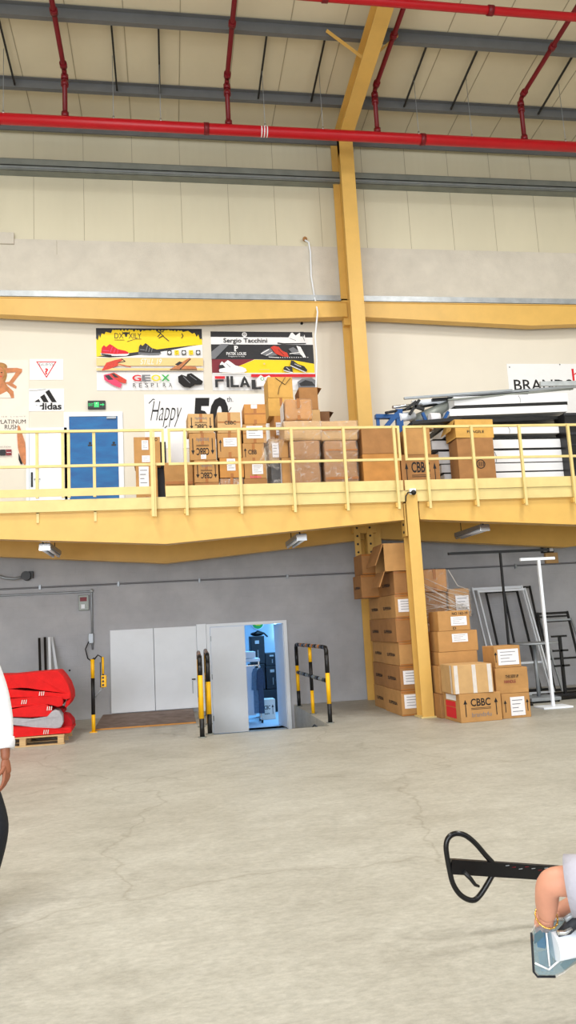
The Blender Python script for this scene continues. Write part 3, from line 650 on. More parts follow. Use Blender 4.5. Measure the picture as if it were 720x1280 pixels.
p.text('BRANDS', 238, 208, 668, 290, 'ink', bold=0.01); p.text('h', 674, 128, 740, 218, 'red_ink', bold=0.0); p.text('U', 775, 150, 850, 218, 'red_ink', bold=0.05); p.text('B', 870, 128, 940, 218, 'red_ink', bold=0.05)
for u, v in ((218, 116), (590, 82+14)): p.ell(u, v, 5, 5, 'grey_ink')
p.done()
# exit sign above the blue door
e0, e1 = P(110, 503, W), P(132, 512, W)
r = thing('exit_sign', 'small lit green exit sign above the blue door', 'sign', (0, 0, 0))
MB().box(e0.x, e1.x, W-0.06, W, e1.z, e0.z+0.02, 'black', 0.005).build('sign_housing', r)
b = MB(); cx = (e0.x+e1.x)/2; zc = (e0.z+e1.z)/2+0.01
b.box(cx-0.05, cx+0.05, W-0.064, W-0.061, zc-0.055, zc+0.055, 'exit_g')
b.build('sign_panel', r)
b = MB(); put_text(b, 'EXIT', 'exit_g', e0.x+0.015, cx-0.065, zc-0.03, zc+0.03, W-0.063, bold=0.02)
b.poly([(cx+0.07, W-0.063, zc-0.012), (cx+0.12, W-0.063, zc-0.012), (cx+0.12, W-0.063, zc-0.035), (cx+0.16, W-0.063, zc), (cx+0.12, W-0.063, zc+0.035), (cx+0.12, W-0.063, zc+0.012), (cx+0.07, W-0.063, zc+0.012)], 'exit_g')
b.sphere((cx+0.005, W-0.066, zc+0.035), 0.011, 'bw', (1, 0.2, 1))
for q in (((0.0, .022), (-.008, -.005)), ((-.008, -.005), (.012, -.02)), ((.012, -.02), (.005, -.045)), ((-.008, -.005), (-.025, -.03)), ((.002, .018), (.024, .004)), ((.002, .018), (-.024, .012))):
    b.bar((cx+q[0][0], W-0.066, zc+q[0][1]), (cx+q[1][0], W-0.066, zc+q[1][1]), 0.008, 0.002, 'bw')
b.build('sign_symbol', r, fix=False)
# hanging cable with hole
b = MB(); pts = [P(x, y, 15.05 if y > 370 else W-0.09) for x, y in ((381, 300), (386, 303), (388, 315), (389, 345), (393, 370), (397, 390), (394, 420), (396, 450), (395, 485), (394, 520))]
b.tube(pts, 0.018, 'white', 8); r = tag(b.build('hanging_cable'), 'white cable hanging from a hole in the wall beside the tall column', 'cable')
b = MB(); q = P(381, 299, W-0.06); b.tube([q+Vector((0, -0.03, 0)), q], 0.05, 'card_c', 10); tag(b.build('wall_plug'), 'brown plug where the white cable leaves the concrete band', 'plug')
b = MB(); q = P(377, 404.5, W); b.tube([q+Vector((0, -0.03, 0)), q], 0.03, 'black', 10); tag(b.build('wall_bolt'), 'small black bolt on the wall above the black banner', 'bolt')

# ================================================================== CARDBOARD BOXES
def carton(label, x0, x1, y, dep, z0, z1, m='card_b', rot=0.0, tape='v', lab=(), text=(), group=None, wrap=False, flaps=None, side=(), tapem='tape', name='cardboard_box', cat='box', tilt=0.0, slant=0.0, extra=None):
    """x0,x1,y: front face; local frame: origin centre of the base"""
    cx = (x0+x1)/2; wd = x1-x0; h = z1-z0-0.003; cy = y+dep/2
    r = thing(name, label, cat, (cx, cy, z0), rot, group); r.rotation_euler[1] = tilt
    hw = wd/2; hd = dep/2
    b = MB()
    if flaps:
        t = 0.006
        b.box(-hw, hw, -hd, -hd+t, 0, h, m); b.box(-hw, hw, hd-t, hd, 0, h, m); b.box(-hw, -hw+t, -hd+t, hd-t, 0, h, m); b.box(hw-t, hw, -hd+t, hd-t, 0, h, m); b.box(-hw+t, hw-t, -hd+t, hd-t, 0, t, 'card_in')
    else:
        b.box(-hw, hw, -hd, hd, 0, h, m, 0.035 if wrap else 0.007)
        if wrap or slant:
            # soft, slumped sides
            bmesh.ops.subdivide_edges(b.bm, edges=[e for e in b.bm.edges if e.calc_length() > 0.1], cuts=6, use_grid_fill=True)
            for v in b.bm.verts:
                n_ = noise.noise_vector(v.co*4+Vector((x0*3, z0*5, 1)))
                k = 0.018*min(1, max(0, v.co.z/0.04)); v.co += n_*k
                if wrap: v.co.y *= 0.96+0.05*sin(pi*min(1, max(0, v.co.z/h)))
                v.co.z = min(max(v.co.z, 0), h)
    body = b.build('box_body', r)
    if flaps:
        for k, (nm) in enumerate(flaps):
            b = MB(); L = 0.22
            if nm == 'front': b.bar((0, -hd-0.004, h), (0, -hd-0.10, h-L*0.9), wd*0.96, 0.005, m, up=(0, 1, 0.4))
            if nm == 'back': b.bar((0, hd, h), (0, hd+0.05, h+L*0.5), wd*0.96, 0.005, m, up=(0, 1, 0.4))
            if nm == 'left': b.prism([(-hw-0.002, h), (-hw-0.10, h-L), (-hw-0.105, h-L), (-hw-0.008, h)], 'y', -hd, hd, m)
            if nm == 'leftup': b.prism([(-hw, h), (-hw-0.09, h+0.10), (-hw-0.096, h+0.095), (-hw-0.006, h)], 'y', -hd, hd, m)
            if nm == 'right': b.prism([(hw+0.002, h), (hw+0.08, h-0.02), (hw+0.08, h-0.026), (hw+0.002, h-0.006)], 'y', -hd, hd, m)
            if nm == 'closed': b.box(-hw, hw, -hd, hd, h-0.005, h, m)
            b.build('flap', r)
    f = -hd-(0.022 if wrap or slant else 0.0015)
    s_ = -hw-(0.022 if wrap else 0.0015)
    if tape and not flaps:
        b = MB()
        if 'v' in tape:
            for q in ((f-0.001, f, h*0.55, h*0.99), (f-0.001, f, 0.003, h*0.22)): t_ = MB(); t_.box(-0.025, 0.025, *q, tapem); t_.build('packing_tape', body)
        if 'h' in tape: b.box(-hw+0.005, hw-0.005, f-0.001, f, h*0.48, h*0.55, tapem)
        if 'w' in tape:
            for q in (-hw+0.06, hw*0.08, hw-0.05): b.box(q-0.03, q+0.03, f-0.001, f, 0.003, h-0.006, 'tape_w')
            b.box(s_, s_+0.001, -hd+0.04, -hd+0.10, 0.003, h-0.006, 'tape_w')
        if 'e' in tape:
            for q in ((h*0.90, h*0.985), (0.006, h*0.07)): t_ = MB(); t_.box(-hw+0.004, hw-0.004, f-0.001, f, *q, tapem); t_.build('packing_tape', body)
        if len(b.bm.verts): b.build('packing_tape', body)
        else: b.bm.free()
    for (u0, v0, u1, v1) in lab:
        b = MB(); b.box(-hw+u0*wd, -hw+u1*wd, f-0.004, f-0.002, v0*h, v1*h, 'paper')
        a0, a1 = -hw+u0*wd, -hw+u1*wd; zz0, zz1 = v0*h, v1*h
        for i in range(4):
            zz = zz1-(i+1)*(zz1-zz0)/5; b.box(a0+(a1-a0)*0.12, a0+(a1-a0)*(0.85-0.15*(i % 3)), f-0.0048, f-0.004, zz, zz+(zz1-zz0)*0.04, 'grey_ink')
        b.build('shipping_label', body)
    if text:
        b = MB()
        for t in text:
            if t[0] == 'cbbc':
                fl = t[1]
                y_ = f-0.0012
                g = (lambda v: h-v*h) if fl else (lambda v: v*h)
                a, c = sorted((g(.55), g(.82))); put_text(b, 'CBBC', 'ink', -wd*0.24, wd*0.24, a, c, y_, bold=0.02, flip=fl)
                a, c = sorted((g(.18), g(.34))); put_text(b, 'brands4u', 'grey_ink', -wd*0.23, wd*0.24, a, c, y_, flip=fl)
                for zz in (.48, .44): a, c = sorted((g(zz), g(zz+.015))); b.box(-wd*0.24, wd*0.24, y_-0.0005, y_, a, c, 'ink')
                for sx in (-1, 1):
                    q = sx*wd*0.37
                    a, c = sorted((g(.2), g(.68))); b.box(q-0.007, q+0.007, y_-0.0005, y_, a, c, 'ink')
                    b.poly([(q-0.03, y_, g(.64)), (q+0.03, y_, g(.64)), (q, y_, g(.80))], 'ink')
            elif t[0] == 'up':
                q = -hw+t[1]*wd; y_ = f-0.0012; b.box(q-0.006, q+0.006, y_-0.0005, y_, h*.25, h*.62, 'ink'); b.poly([(q-0.025, y_, h*.6), (q+0.025, y_, h*.6), (q, y_, h*.74)], 'ink')
            elif t[0] == 'side':
                put_text(b, t[1], 'ink', t[2], t[3], h*t[4], h*t[5], s_-0.001, bold=0.03, face='left')
            elif t[0] == 'ring':
                q = -hw+t[1]*wd; zc_ = t[2]*h; y_ = f-0.001
                for k in range(16):
                    a0, a1 = 2*pi*k/16, 2*pi*(k+1)/16
                    b.poly([(q+cos(a)*rr, y_, zc_+sin(a)*rr) for a, rr in ((a0, .085), (a1, .085), (a1, .07), (a0, .07))], 'ink')
                for k in range(5): b.bar((q-.05+k*.025, y_, zc_-.04), (q-.05+k*.025+.01, y_, zc_+.045), 0.01, 0.001, 'ink')
            else:
                put_text(b, t[1], t[6] if len(t) > 6 else 'ink', -hw+t[2]*wd, -hw+t[4]*wd, t[3]*h, t[5]*h, f-0.0012, bold=0.02)
        b.build('printed_marking', body, fix=False)
    for (m_, v0, u0, v1, u1) in side:   # patches on the left face, u along depth from the front
        b = MB(); b.box(s_-0.002, s_, -hd+u0*dep, -hd+u1*dep, v0*h, v1*h, m_); b.build('sticker', body)
    if wrap:
        b = MB(); b.box(-hw-0.016, hw+0.016, -hd-0.016, hd+0.016, 0.002, h+0.002, 'wrap', 0.03)
        bmesh.ops.subdivide_edges(b.bm, edges=[e for e in b.bm.edges if e.calc_length() > 0.1], cuts=7, use_grid_fill=True)
        for v in b.bm.verts:
            n_ = noise.noise_vector(v.co*9+Vector((x0*3, z0*5, 7))); v.co += n_*0.008; v.co.z = min(max(v.co.z, 0.002), h+0.002); v.co.y *= 0.97+0.05*sin(pi*min(1, max(0, v.co.z/h)))
        for f_ in b.bm.faces: f_.smooth = True
        b.build('plastic_wrap', body)
    if extra: extra(r, hw, hd, h, f)
    return r
def zs(x, Y, ys, base):
    """heights of stacked boundaries from pixel rows (bottom row replaced by base)"""
    out = [base]+[Z(x, y, Y) for y in ys[1:]]
    return out

# ---- mezzanine boxes
G = 'boxes on the mezzanine'
def mz(px0, px1, yb, yt, Y, z0=None, **k):
    xm = (px0+px1)/2; ymid = (yb+yt)/2
    return X(px0, ymid, Y), X(px1, ymid, Y), Y, (z0 if z0 is not None else Z(xm, yb, Y)), Z(xm, yt, Y)
def stack(base, Y, dep, rows):
    """rows bottom to top: (px0, px1, y_top, label, kwargs)"""
    z = base
    for i, (a, c, yt, label, k) in enumerate(rows):
        zt_ = Z((a+c)/2, yt, Y)
        if 'rot' not in k: k['rot'] = random.uniform(-0.05, 0.05)
        dx_ = random.uniform(-0.008, 0.008)
        carton(label, X(a, yt+12, Y)+dx_, X(c, yt+12, Y)+dx_, Y, k.pop('dep', dep), z, zt_, **k); z = zt_
LW = (0.3, 0.35, 0.7, 0.85)
stack(DZ, 12.9, 0.45, [
    (170, 197, 582, 'brown box with a tall white label beside the single railing post, lower of its pair', dict(m='card_b', lab=[(0.15, 0.45, 0.6, 0.98)], rot=0.0)),
    (167, 200, 546, 'brown box with two white labels beside the single railing post, upper of its pair', dict(m='card_b', lab=[(0.3, 0.55, 0.55, 0.88), (0.3, 0.12, 0.6, 0.35)], text=[('t', 'O', .8, .85, .9, .97)]))])
stack(DZ, 12.95, 0.5, [(205, 240, 578, 'wide brown box with shiny tape between the single post and the arrow boxes', dict(m='card_b', tape='h', tapem='tape', slant=1))])
b = MB(); x0, x1 = X(212, 560, 13.7), X(229, 560, 13.7)
r = thing('white_carton', 'tall narrow white carton standing behind the railing gap', 'box', ((x0+x1)/2, 13.8, DZ))
MB().box(-(x1-x0)/2, (x1-x0)/2, -0.1, 0.1, 0, Z(220, 540, 13.7)-DZ, 'white_board', 0.008).build('box_body', r)
b = MB(); b.box(-(x1-x0)/2+0.01, (x1-x0)/2-0.01, -0.103, -0.101, 0.7, 0.72, 'grey_ink'); b.box(-(x1-x0)/2+0.01, (x1-x0)/2-0.01, -0.103, -0.101, 0.62, 0.63, 'grey_ink'); b.build('printed_line', r)
Y1 = 12.75
stack(DZ, Y1, 0.45, [
    (244, 274, 603, 'cardboard box at the very bottom of the first tower with arrow prints', dict(m='card_c')),
    (243, 273, 575, 'cardboard box with upside-down print and arrows, second from the bottom of the first tower', dict(m='card_b', text=[('cbbc', True)], rot=0.03)),
    (237, 270, 541, 'cardboard box with large upside-down print and small label, middle of the first tower', dict(m='card_b', text=[('cbbc', True)], lab=[(0.42, 0.04, 0.62, 0.2)], rot=-0.02)),
    (234, 266, 517, 'cardboard box topmost of the first tower, against the Happy 50th banner', dict(m='card_a', text=[('cbbc', True)], tape='v', rot=0.05))])
stack(DZ, Y1, 0.45, [
    (276, 305, 597, 'plastic covered box at the very bottom of the second tower', dict(m='card_c', wrap=True)),
    (275, 305, 572, 'orange-brown box with big white label, second from the bottom of the second tower', dict(m='card_o', lab=[(0.3, 0.35, 0.65, 0.95)], rot=0.02)),
    (272, 302, 541, 'brown box with square white label in the middle of the second tower', dict(m='card_b', lab=[(0.25, 0.45, 0.8, 0.8)], text=[('up', 0.12)], rot=-0.02)),
    (271, 300, 515, 'light brown box topmost of the second tower, printed with dark lettering', dict(m='card_a', text=[('t', 'CBBC', .3, .4, .8, .58)], tape='vh', rot=0.03))])
stack(DZ, Y1, 0.45, [
    (305, 334, 598, 'brown box at the very bottom of the third tower', dict(m='card_c', tape='h')),
    (306, 333, 577, 'brown box with tilted white label and pink print, low in the third tower', dict(m='card_b', lab=[(0.35, 0.25, 0.85, 0.85)], text=[('t', 'lotto', .25, .02, .75, .2, 'pink')])),
    (303, 330, 554, 'brown box with arrow and dark letters in the third tower', dict(m='card_b', text=[('t', 'CBB', .25, .4, .65, .65), ('up', 0.12)], rot=0.02)),
    (304, 333, 530, 'brown box with a large framed label, just under the top of the third tower', dict(m='card_b', lab=[(0.15, 0.25, 0.85, 0.9)], tape='vh', rot=-0.02)),
    (305, 332, 505, 'dark orange box topmost of the third tower with taped seam', dict(m='card_o', tape='vh', lab=[(0.32, 0.78, 0.6, 0.98)]))])
# leaning / fallen boxes between third tower and the wrapped pile
stack(DZ, 12.9, 0.4, [
    (338, 352, 578, 'dark plastic bag wrapped parcel standing behind the railing, right of the third tower', dict(m='dark_box', wrap=True, tape='')),
    (336, 350, 548, 'small box under crumpled clear plastic, right of the third tower', dict(m='card_a', wrap=True, lab=[(0.3, 0.2, 0.9, 0.8)], tape='')),
])
Yb = 13.45
stack(DZ, Yb, 0.5, [
    (338, 372, 560, 'brown box low behind the plastic covered parcel', dict(m='card_c')),
    (342, 372, 520, 'brown box with white label behind the wrapped pile, below the black strapped box', dict(m='card_o', lab=[(0.05, 0.4, 0.35, 0.8)])),
    (336, 368, 497, 'light yellow-brown box under the box with black strap marks', dict(m='card_y')),
    (335, 366, 471, 'light brown box with crossed black strap marks, in front of the black banner', dict(m='card_y', tape='', extra=lambda r, hw, hd, h, f: (
        MB().bar((-0.09, f-0.004, h*0.95), (0.09, f-0.004, h*0.62), 0.02, 0.006, 'ink').bar((0.10, f-0.004, h*0.98), (-0.02, f-0.004, h*0.5), 0.02, 0.006, 'ink').bar((-0.02, f-0.004, h*0.5), (-0.05, f-0.004, h*0.15), 0.02, 0.006, 'ink').bar((0.09, f-0.004, h*0.62), (0.2, f-0.004, h*0.95), 0.02, 0.006, 'ink').build('strap', r))))])
stack(DZ, 12.6, 0.55, [
    (365, 401, 576, 'large box in clear shiny wrap, bottom of the wrapped pile', dict(m='card_c', wrap=True, tape='')),
    (364, 401, 550, 'large box in clear shiny wrap, second from the bottom of the wrapped pile', dict(m='card_c', wrap=True, tape='')),
    (355, 402, 525, 'wide light box in clear wrap, third from the bottom of the wrapped pile', dict(m='card_a', wrap=True, tape='')),
    (357, 390, 498, 'orange box with vertical brown tape and shiny wrap, top of the wrapped pile', dict(m='card_o', wrap=True, tape='v', side=[('paper', .1, .1, .9, .9)]))])
stack(DZ, 12.75, 0.5, [
    (352, 363.5, 572, 'brown box edge with white label squeezed left of the wrapped pile, lower', dict(m='card_b', side=[('paper', .3, .1, .9, .5)], rot=0.0, tape='')),
    (350, 361, 549, 'brown box edge with white label squeezed left of the wrapped pile, upper', dict(m='card_b', side=[('paper', .3, .1, .9, .5)], tape=''))])
stack(DZ, 13.5, 0.5, [
    (374, 402, 555, 'brown box hidden low behind the wrapped pile', dict(m='card_c')), (374, 402, 527, 'brown box midway behind the wrapped pile', dict(m='card_c')),
    (376, 401, 512, 'small pale brown box right of the orange wrapped box', dict(m='card_a')),
    (374, 397, 484, 'upright brown box with a torn corner flap behind the orange wrapped box', dict(m='card_c', flaps=['closed', 'right']))])
stack(DZ, 13.6, 0.4, [(401, 413, 540, 'dark brown box mostly hidden behind the second wrapped column', dict(m='card_c')), (401, 413, 514, 'small dark brown open box peeking over the wrapped pile', dict(m='card_in', flaps=['right']))])
stack(DZ, 12.6, 0.55, [
    (407, 448, 576, 'box in cloudy clear wrap left of the plain box pair, bottom one', dict(m='card_c', wrap=True, tape='h')),
    (406, 447, 550, 'box in cloudy clear wrap left of the plain box pair, middle one', dict(m='card_c', wrap=True, tape='h')),
    (402, 448, 525, 'light box in cloudy clear wrap left of the plain box pair, top one', dict(m='card_a', wrap=True, tape='h'))])
stack(DZ, 12.6, 0.5, [
    (454, 500, 567, 'plain reddish brown box, lower one of the unwrapped pair near the tall column', dict(m='card_o', tape='')),
    (452, 498, 534, 'plain brown box, upper one of the unwrapped pair near the tall column', dict(m='card_c', tape='', rot=-0.02))])
stack(DZ, 12.6, 0.5, [
    (501, 549, 568, 'cardboard box with two up arrows above the front column', dict(m='card_c', text=[('cbbc', False)], tape='')),
    (507, 537, 535, 'brown box with wide clear tape stripe standing on the arrow box above the front column', dict(m='card_b', flaps=['closed', 'right'], lab=()))])
stack(DZ, 12.6, 0.45, [
    (572, 617, 547, 'tall dark brown box with round stamp standing before the white panels', dict(m='card_c', tape='', text=[('ring', 0.6, 0.52)])),
    (568, 616, 524, 'yellowish open-topped box resting on the tall dark box before the white panels', dict(m='card_y', flaps=['left', 'back'], text=[('t', 'FRAGILE', .3, .25, .75, .4)]))])
# bits behind: gap fillers with visible look
stack(DZ, 13.1, 0.3, [(196, 207, 585, 'narrow dark box in the gap right of the labelled pair', dict(m='dark_box', tape='')), (197, 208, 552, 'narrow dark package over the gap box, right of the labelled pair', dict(m='dark_box', tape=''))])
r = thing('plastic_sheet', 'crumpled clear plastic sheet slumped right of the third tower', 'plastic sheet', (X(336, 560, 12.62), 12.66, DZ+0.55))
b = MB(); N = 14; vs = []; fs = []
for i in range(N):
    for j in range(N):
        u, v = i/(N-1)-.5, j/(N-1); n_ = noise.noise_vector(Vector((u*5, v*6, 3)))
        vs.append((u*0.35+0.05*n_.x+v*0.12, 0.05*n_.y+v*0.05, v*0.55+0.06*n_.z))
for i in range(N-1):
    for j in range(N-1): a = i*N+j; fs.append((a, a+1, a+N+1, a+N))
b.faces(vs, fs, 'wrap'); b.build('sheet', r)

# ---- white panel stack on the mezzanine
yy = 13.2
pan = [(600, 590, 556, 712, 'w'), (588.5, 578.5, 552, 711, 'w'), (577.5, 562.5, 549, 711, 'w'), (560, 549, 540, 710, 'w'), (542, 532, 560, 706, 'w'), (518, 509, 562, 710, 'w'), (505, 494, 568, 711, 'w')]
zc = DZ; k = 0
labs = ['bottommost in the stack right of the dark box', 'second from the bottom of the stack', 'third from the bottom of the stack', 'fourth from the bottom, at middle rail height', 'fifth from the bottom, just below the top rail', 'second from the top, tilted up to the right', 'topmost, tilted up to the right under the metal bars']
zprev = DZ+0.25
for i, (yb, yt, a, c, q) in enumerate(pan):
    zb_ = Z(650, yb, yy) if i else DZ+0.30; zt_ = Z(650, yt, yy)
    xa, xb = X(a, yb, yy), X(c, yb, yy)
    r = thing('display_board', 'long white display board, '+labs[i], 'board', (xa, yy, zb_))
    if i >= 5: r.rotation_euler[1] = -0.028; r.location.z -= 0.02
    MB().box(0, xb-xa, 0, 1.2, 0, zt_-zb_-0.004, 'white_board', 0.004).build('panel_board', r)
    gap = zb_-zprev
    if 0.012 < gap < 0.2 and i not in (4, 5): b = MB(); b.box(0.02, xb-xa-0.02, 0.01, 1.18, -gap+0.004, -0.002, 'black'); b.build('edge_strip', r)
    zprev = zt_ if i != 4 else zt_+0.14
    if i in (2, 3, 4, 6):
        b = MB(); b.tube([(1.0+i*0.05, -0.005, (zt_-zb_)*0.9), (1.03+i*0.05, -0.012, (zt_-zb_)*0.5), (1.02+i*.05, -0.005, 0.01)], 0.004, 'grey_ink', 6); b.build('cord', r)
# bottom support beam of stack
b = MB(); b.box(X(552, 600, 13.25), X(712, 600, 13.25), 13.3, 14.3, DZ, DZ+0.25, 'dark_box'); tag(b.build('low_platform'), 'dark low base carrying the white panel stack', 'pallet')
# thick black slabs between
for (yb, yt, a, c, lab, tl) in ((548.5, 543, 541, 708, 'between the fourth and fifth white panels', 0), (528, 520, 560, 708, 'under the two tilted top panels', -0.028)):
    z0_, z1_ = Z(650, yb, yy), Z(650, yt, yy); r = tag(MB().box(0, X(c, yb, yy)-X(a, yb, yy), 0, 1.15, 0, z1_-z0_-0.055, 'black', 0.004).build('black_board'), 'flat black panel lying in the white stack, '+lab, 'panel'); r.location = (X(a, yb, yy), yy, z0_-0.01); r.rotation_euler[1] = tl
# metal bars and tubes lying on the stack
def bar(name, label, cat, a, c, Ya, Yc, wx, wz, m, round_=False):
    p0, p1 = P(a[0], a[1], Ya), P(c[0], c[1], Yc); b = MB()
    if round_: b.tube([p0, p1], wx/2, m, 12)
    else: b.bar(p0, p1, wx, wz, m)
    return tag(b.build(name), label, cat)
bar('metal_bar', 'long flat grey bar sloping up over the blue frame, topmost of the pile', 'bar', (505, 498), (640, 488), 13.4, 13.4, 0.05, 0.04, 'grey')
bar('metal_bar', 'long grey bar under the topmost bar reaching the right edge', 'bar', (560, 496), (722, 483), 13.7, 13.7, 0.05, 0.05, 'grey')
bar('metal_bar', 'pale grey bar crossing in front of the white lettered board', 'bar', (675, 480), (735, 479), 13.2, 13.2, 0.05, 0.09, 'flash')
bar('metal_bar', 'thin brown-grey bar resting on the topmost white panel', 'bar', (560, 500), (716, 486), 13.15, 13.3, 0.04, 0.03, 'girt')
bar('metal_bar', 'dark bar with black clamp lying over the left half of the topmost panel', 'bar', (540, 500), (660, 491), 13.5, 13.5, 0.07, 0.05, 'black')
bar('metal_tube', 'short bright tube end left of the crumpled tubes over the blue frame', 'tube', (491, 509), (530, 505), 13.3, 13.6, 0.06, 0.06, 'chrome', True)
bar('metal_tube', 'black tube lowest of the bundle over the blue frame', 'tube', (482, 516), (548, 505), 13.2, 13.6, 0.05, 0.05, 'black', True)
bar('metal_tube', 'thick white tube lying under the long flat bar', 'tube', (515, 505), (567, 500), 13.6, 13.6, 0.13, 0.06, 'white', True)
bar('metal_tube', 'white rolled tube behind the blue frame', 'tube', (498, 522), (516, 520), 13.3, 13.5, 0.17, 0.06, 'white', True)
bar('metal_tube', 'brown-grey thick tube sloping behind the blue bits', 'tube', (516, 528), (562, 508), 13.6, 13.6, 0.26, 0.2, 'girt', True)
bar('black_board', 'black flat bar lying just above the top rail left of the white panels', 'panel', (512, 531), (572, 526), 12.9, 12.9, 0.3, 0.06, 'black')
# blue steel trestle
r = thing('steel_trestle', 'blue steel trestle frame standing right of the tall column on the mezzanine', 'trestle', (0, 0, 0))
YY = 13.32
for nm, a, c, wd_ in (('top_bar', (469, 521), (500, 521), 0.11), ('leg', (498, 512), (500, 600), 0.13), ('brace', (482, 534), (499, 514), 0.12), ('leg', (472, 522), (474, 600), 0.06), ('lower_bar', (472, 536), (500, 536), 0.05)):
    b = MB(); p0 = P(*a, YY); p1 = P(*c, YY)
    if nm == 'leg': p1 = Vector((p0.x, YY, DZ))
    b.bar(p0, p1, wd_, wd_*0.7, 'blue_steel'); b.build(nm, r)
b = MB(); p0 = P(534, 525, 13.1); b.bar(P(528, 516, 13.1), P(534, 530, 13.1), 0.06, 0.05, 'blue_steel'); b.bar(P(552, 530, 13.1), P(560, 515, 13.1), 0.07, 0.05, 'blue_steel'); b.bar(P(520, 529, 13.1), P(560, 528, 13.1), 0.06, 0.1, 'blue_steel'); tag(b.build('steel_clamp'), 'blue steel clamp frame with upright ends left of the white panels', 'clamp')
b = MB(); b.tube([P(537, 523, 12.95), P(549, 523, 12.95)], 0.10, 'paper', 14); tag(b.build('paper_roll'), 'small pale printed roll held in the blue clamp frame', 'roll')
b = MB()
for a, c in (((507, 512), (520, 502)), ((512, 518), (524, 500)), ((518, 508), (530, 512))): b.bar(P(*a, 13.25), P(*c, 13.25), 0.06, 0.05, 'black')
tag(b.build('tube_joint'), 'black jointed connector among the metal tubes over the blue frame', 'connector')
# dark crates at the right edge
z = DZ
for i, (yt, lab) in enumerate(((570, 'bottommost at the right edge'), (540, 'middle one at the right edge'), (516, 'topmost at the right edge, beside the white panels'))):
    zt_ = Z(715, yt, 12.95); x0 = X(710, 560, 12.95)
    r = thing('plastic_crate', 'black stacked crate, '+lab, 'crate', (x0, 12.95, z)); hh = zt_-z-0.004
    b = MB(); b.box(0, 0.6, 0, 0.02, 0, hh, 'black'); b.box(0, 0.02, 0.02, 0.4, 0, hh, 'black'); b.box(0.58, 0.6, 0.02, 0.4, 0, hh, 'black'); b.box(0.02, 0.58, 0.38, 0.4, 0, hh, 'black'); b.box(0.02, 0.58, 0.02, 0.38, 0, 0.02, 'black'); b.build('crate_body', r)
    b = MB(); b.box(-0.015, 0.615, -0.015, 0.0, hh-0.05, hh, 'dark_box'); b.box(-0.015, 0.615, -0.012, 0.0, hh*0.45, hh*0.5, 'dark_box'); b.build('crate_rim', r); z = zt_

# ================================================================== UNDER THE MEZZANINE
# tower of dark printed boxes left of the front column
xL = 3.50
def tower(x0, x1, y, dep, rows, nm, txt):
    z = 0
    for i, yt in enumerate(rows):
        zt_ = Z(500, yt, 12.45)
        lab_ = {0: [(0.1, .3, .75, .85)], 1: [(0.1, .25, .75, .8)], 4: [(0.1, .25, .8, .8)]}.get(i, []) if nm == 'near' else []
        ordi = ['bottom', 'second', 'third', 'fourth', 'fifth', 'top'][i]
        carton(('brown box with side lettering left of the front column, near stack, %s layer' if nm == 'near' else 'brown box with side lettering behind the near tower by the wall, %s layer') % ordi,
               x0+0.012*((i*7) % 3-1), x1+0.012*((i*5) % 3-1), y+0.008*(i % 2), dep, z, zt_, m='card_c' if i % 2 else 'card_b', tape='e', lab=lab_, text=[('side', 'SUPERBA', -0.25 if nm == 'near' else -0.22, 0.25 if nm == 'near' else 0.22, .38, .52)])
        z = zt_
    return z
rows = [864, 832.5, 803, 772.5, 743, 713.5]
xc = X(503, 880, 12.45)
zt1 = tower(xc, xc+0.50, 12.45, 0.98, rows, 'near', 1)
zt2 = tower(xc+0.03, xc+0.6, 13.46, 0.80, rows[:5], 'far', 1)
# open box on top with a side flap hanging to the left
r = thing('open_cardboard_box', 'open brown box with hanging side flaps on top of the tower by the front column', 'box', (xc-0.14, 12.42, zt1+0.002))
hh = Z(495, 679, 12.42)-zt1
b = MB(); t = 0.008
b.box(0.0, 0.62, 0, t, 0, hh, 'card_b'); b.box(0, 0.62, 0.6-t, 0.6, 0, hh, 'card_b'); b.box(t, 0.62, t, 0.6-t, 0, t, 'card_b'); b.box(t, 0.62, t, 0.6-t, hh-t, hh, 'card_b'); b.box(0.62-t, 0.62, t, 0.6-t, t, hh-t, 'card_b'); b.build('box_body', r)
for dz0, ex in ((0.02, -0.14), ):
    b = MB(); b.prism([(0.0, hh), (-0.015, hh), (-0.17, 0.10), (-0.155, 0.10)], 'y', 0.0, 0.6, 'card_c'); b.build('flap', r)
    b = MB(); b.prism([(0.0, 0.0), (-0.01, 0.0), (-0.12, -0.26), (-0.10, -0.26)], 'y', 0.02, 0.55, 'card_c'); b.build('flap', r)
carton('brown box on its side behind the open box, against the column plates', xc-0.3, xc+0.3, 13.47, 0.6, zt2, zt2+0.42, m='card_c', tape='e', text=[('side', 'SUPERBA', -0.2, 0.2, .4, .52)])
carton('brown box at the top of the far stack under the mezzanine girder', xc-0.26, xc+0.3, 13.47, 0.6, zt2+0.423, zt2+0.8, m='card_c', tape='e')
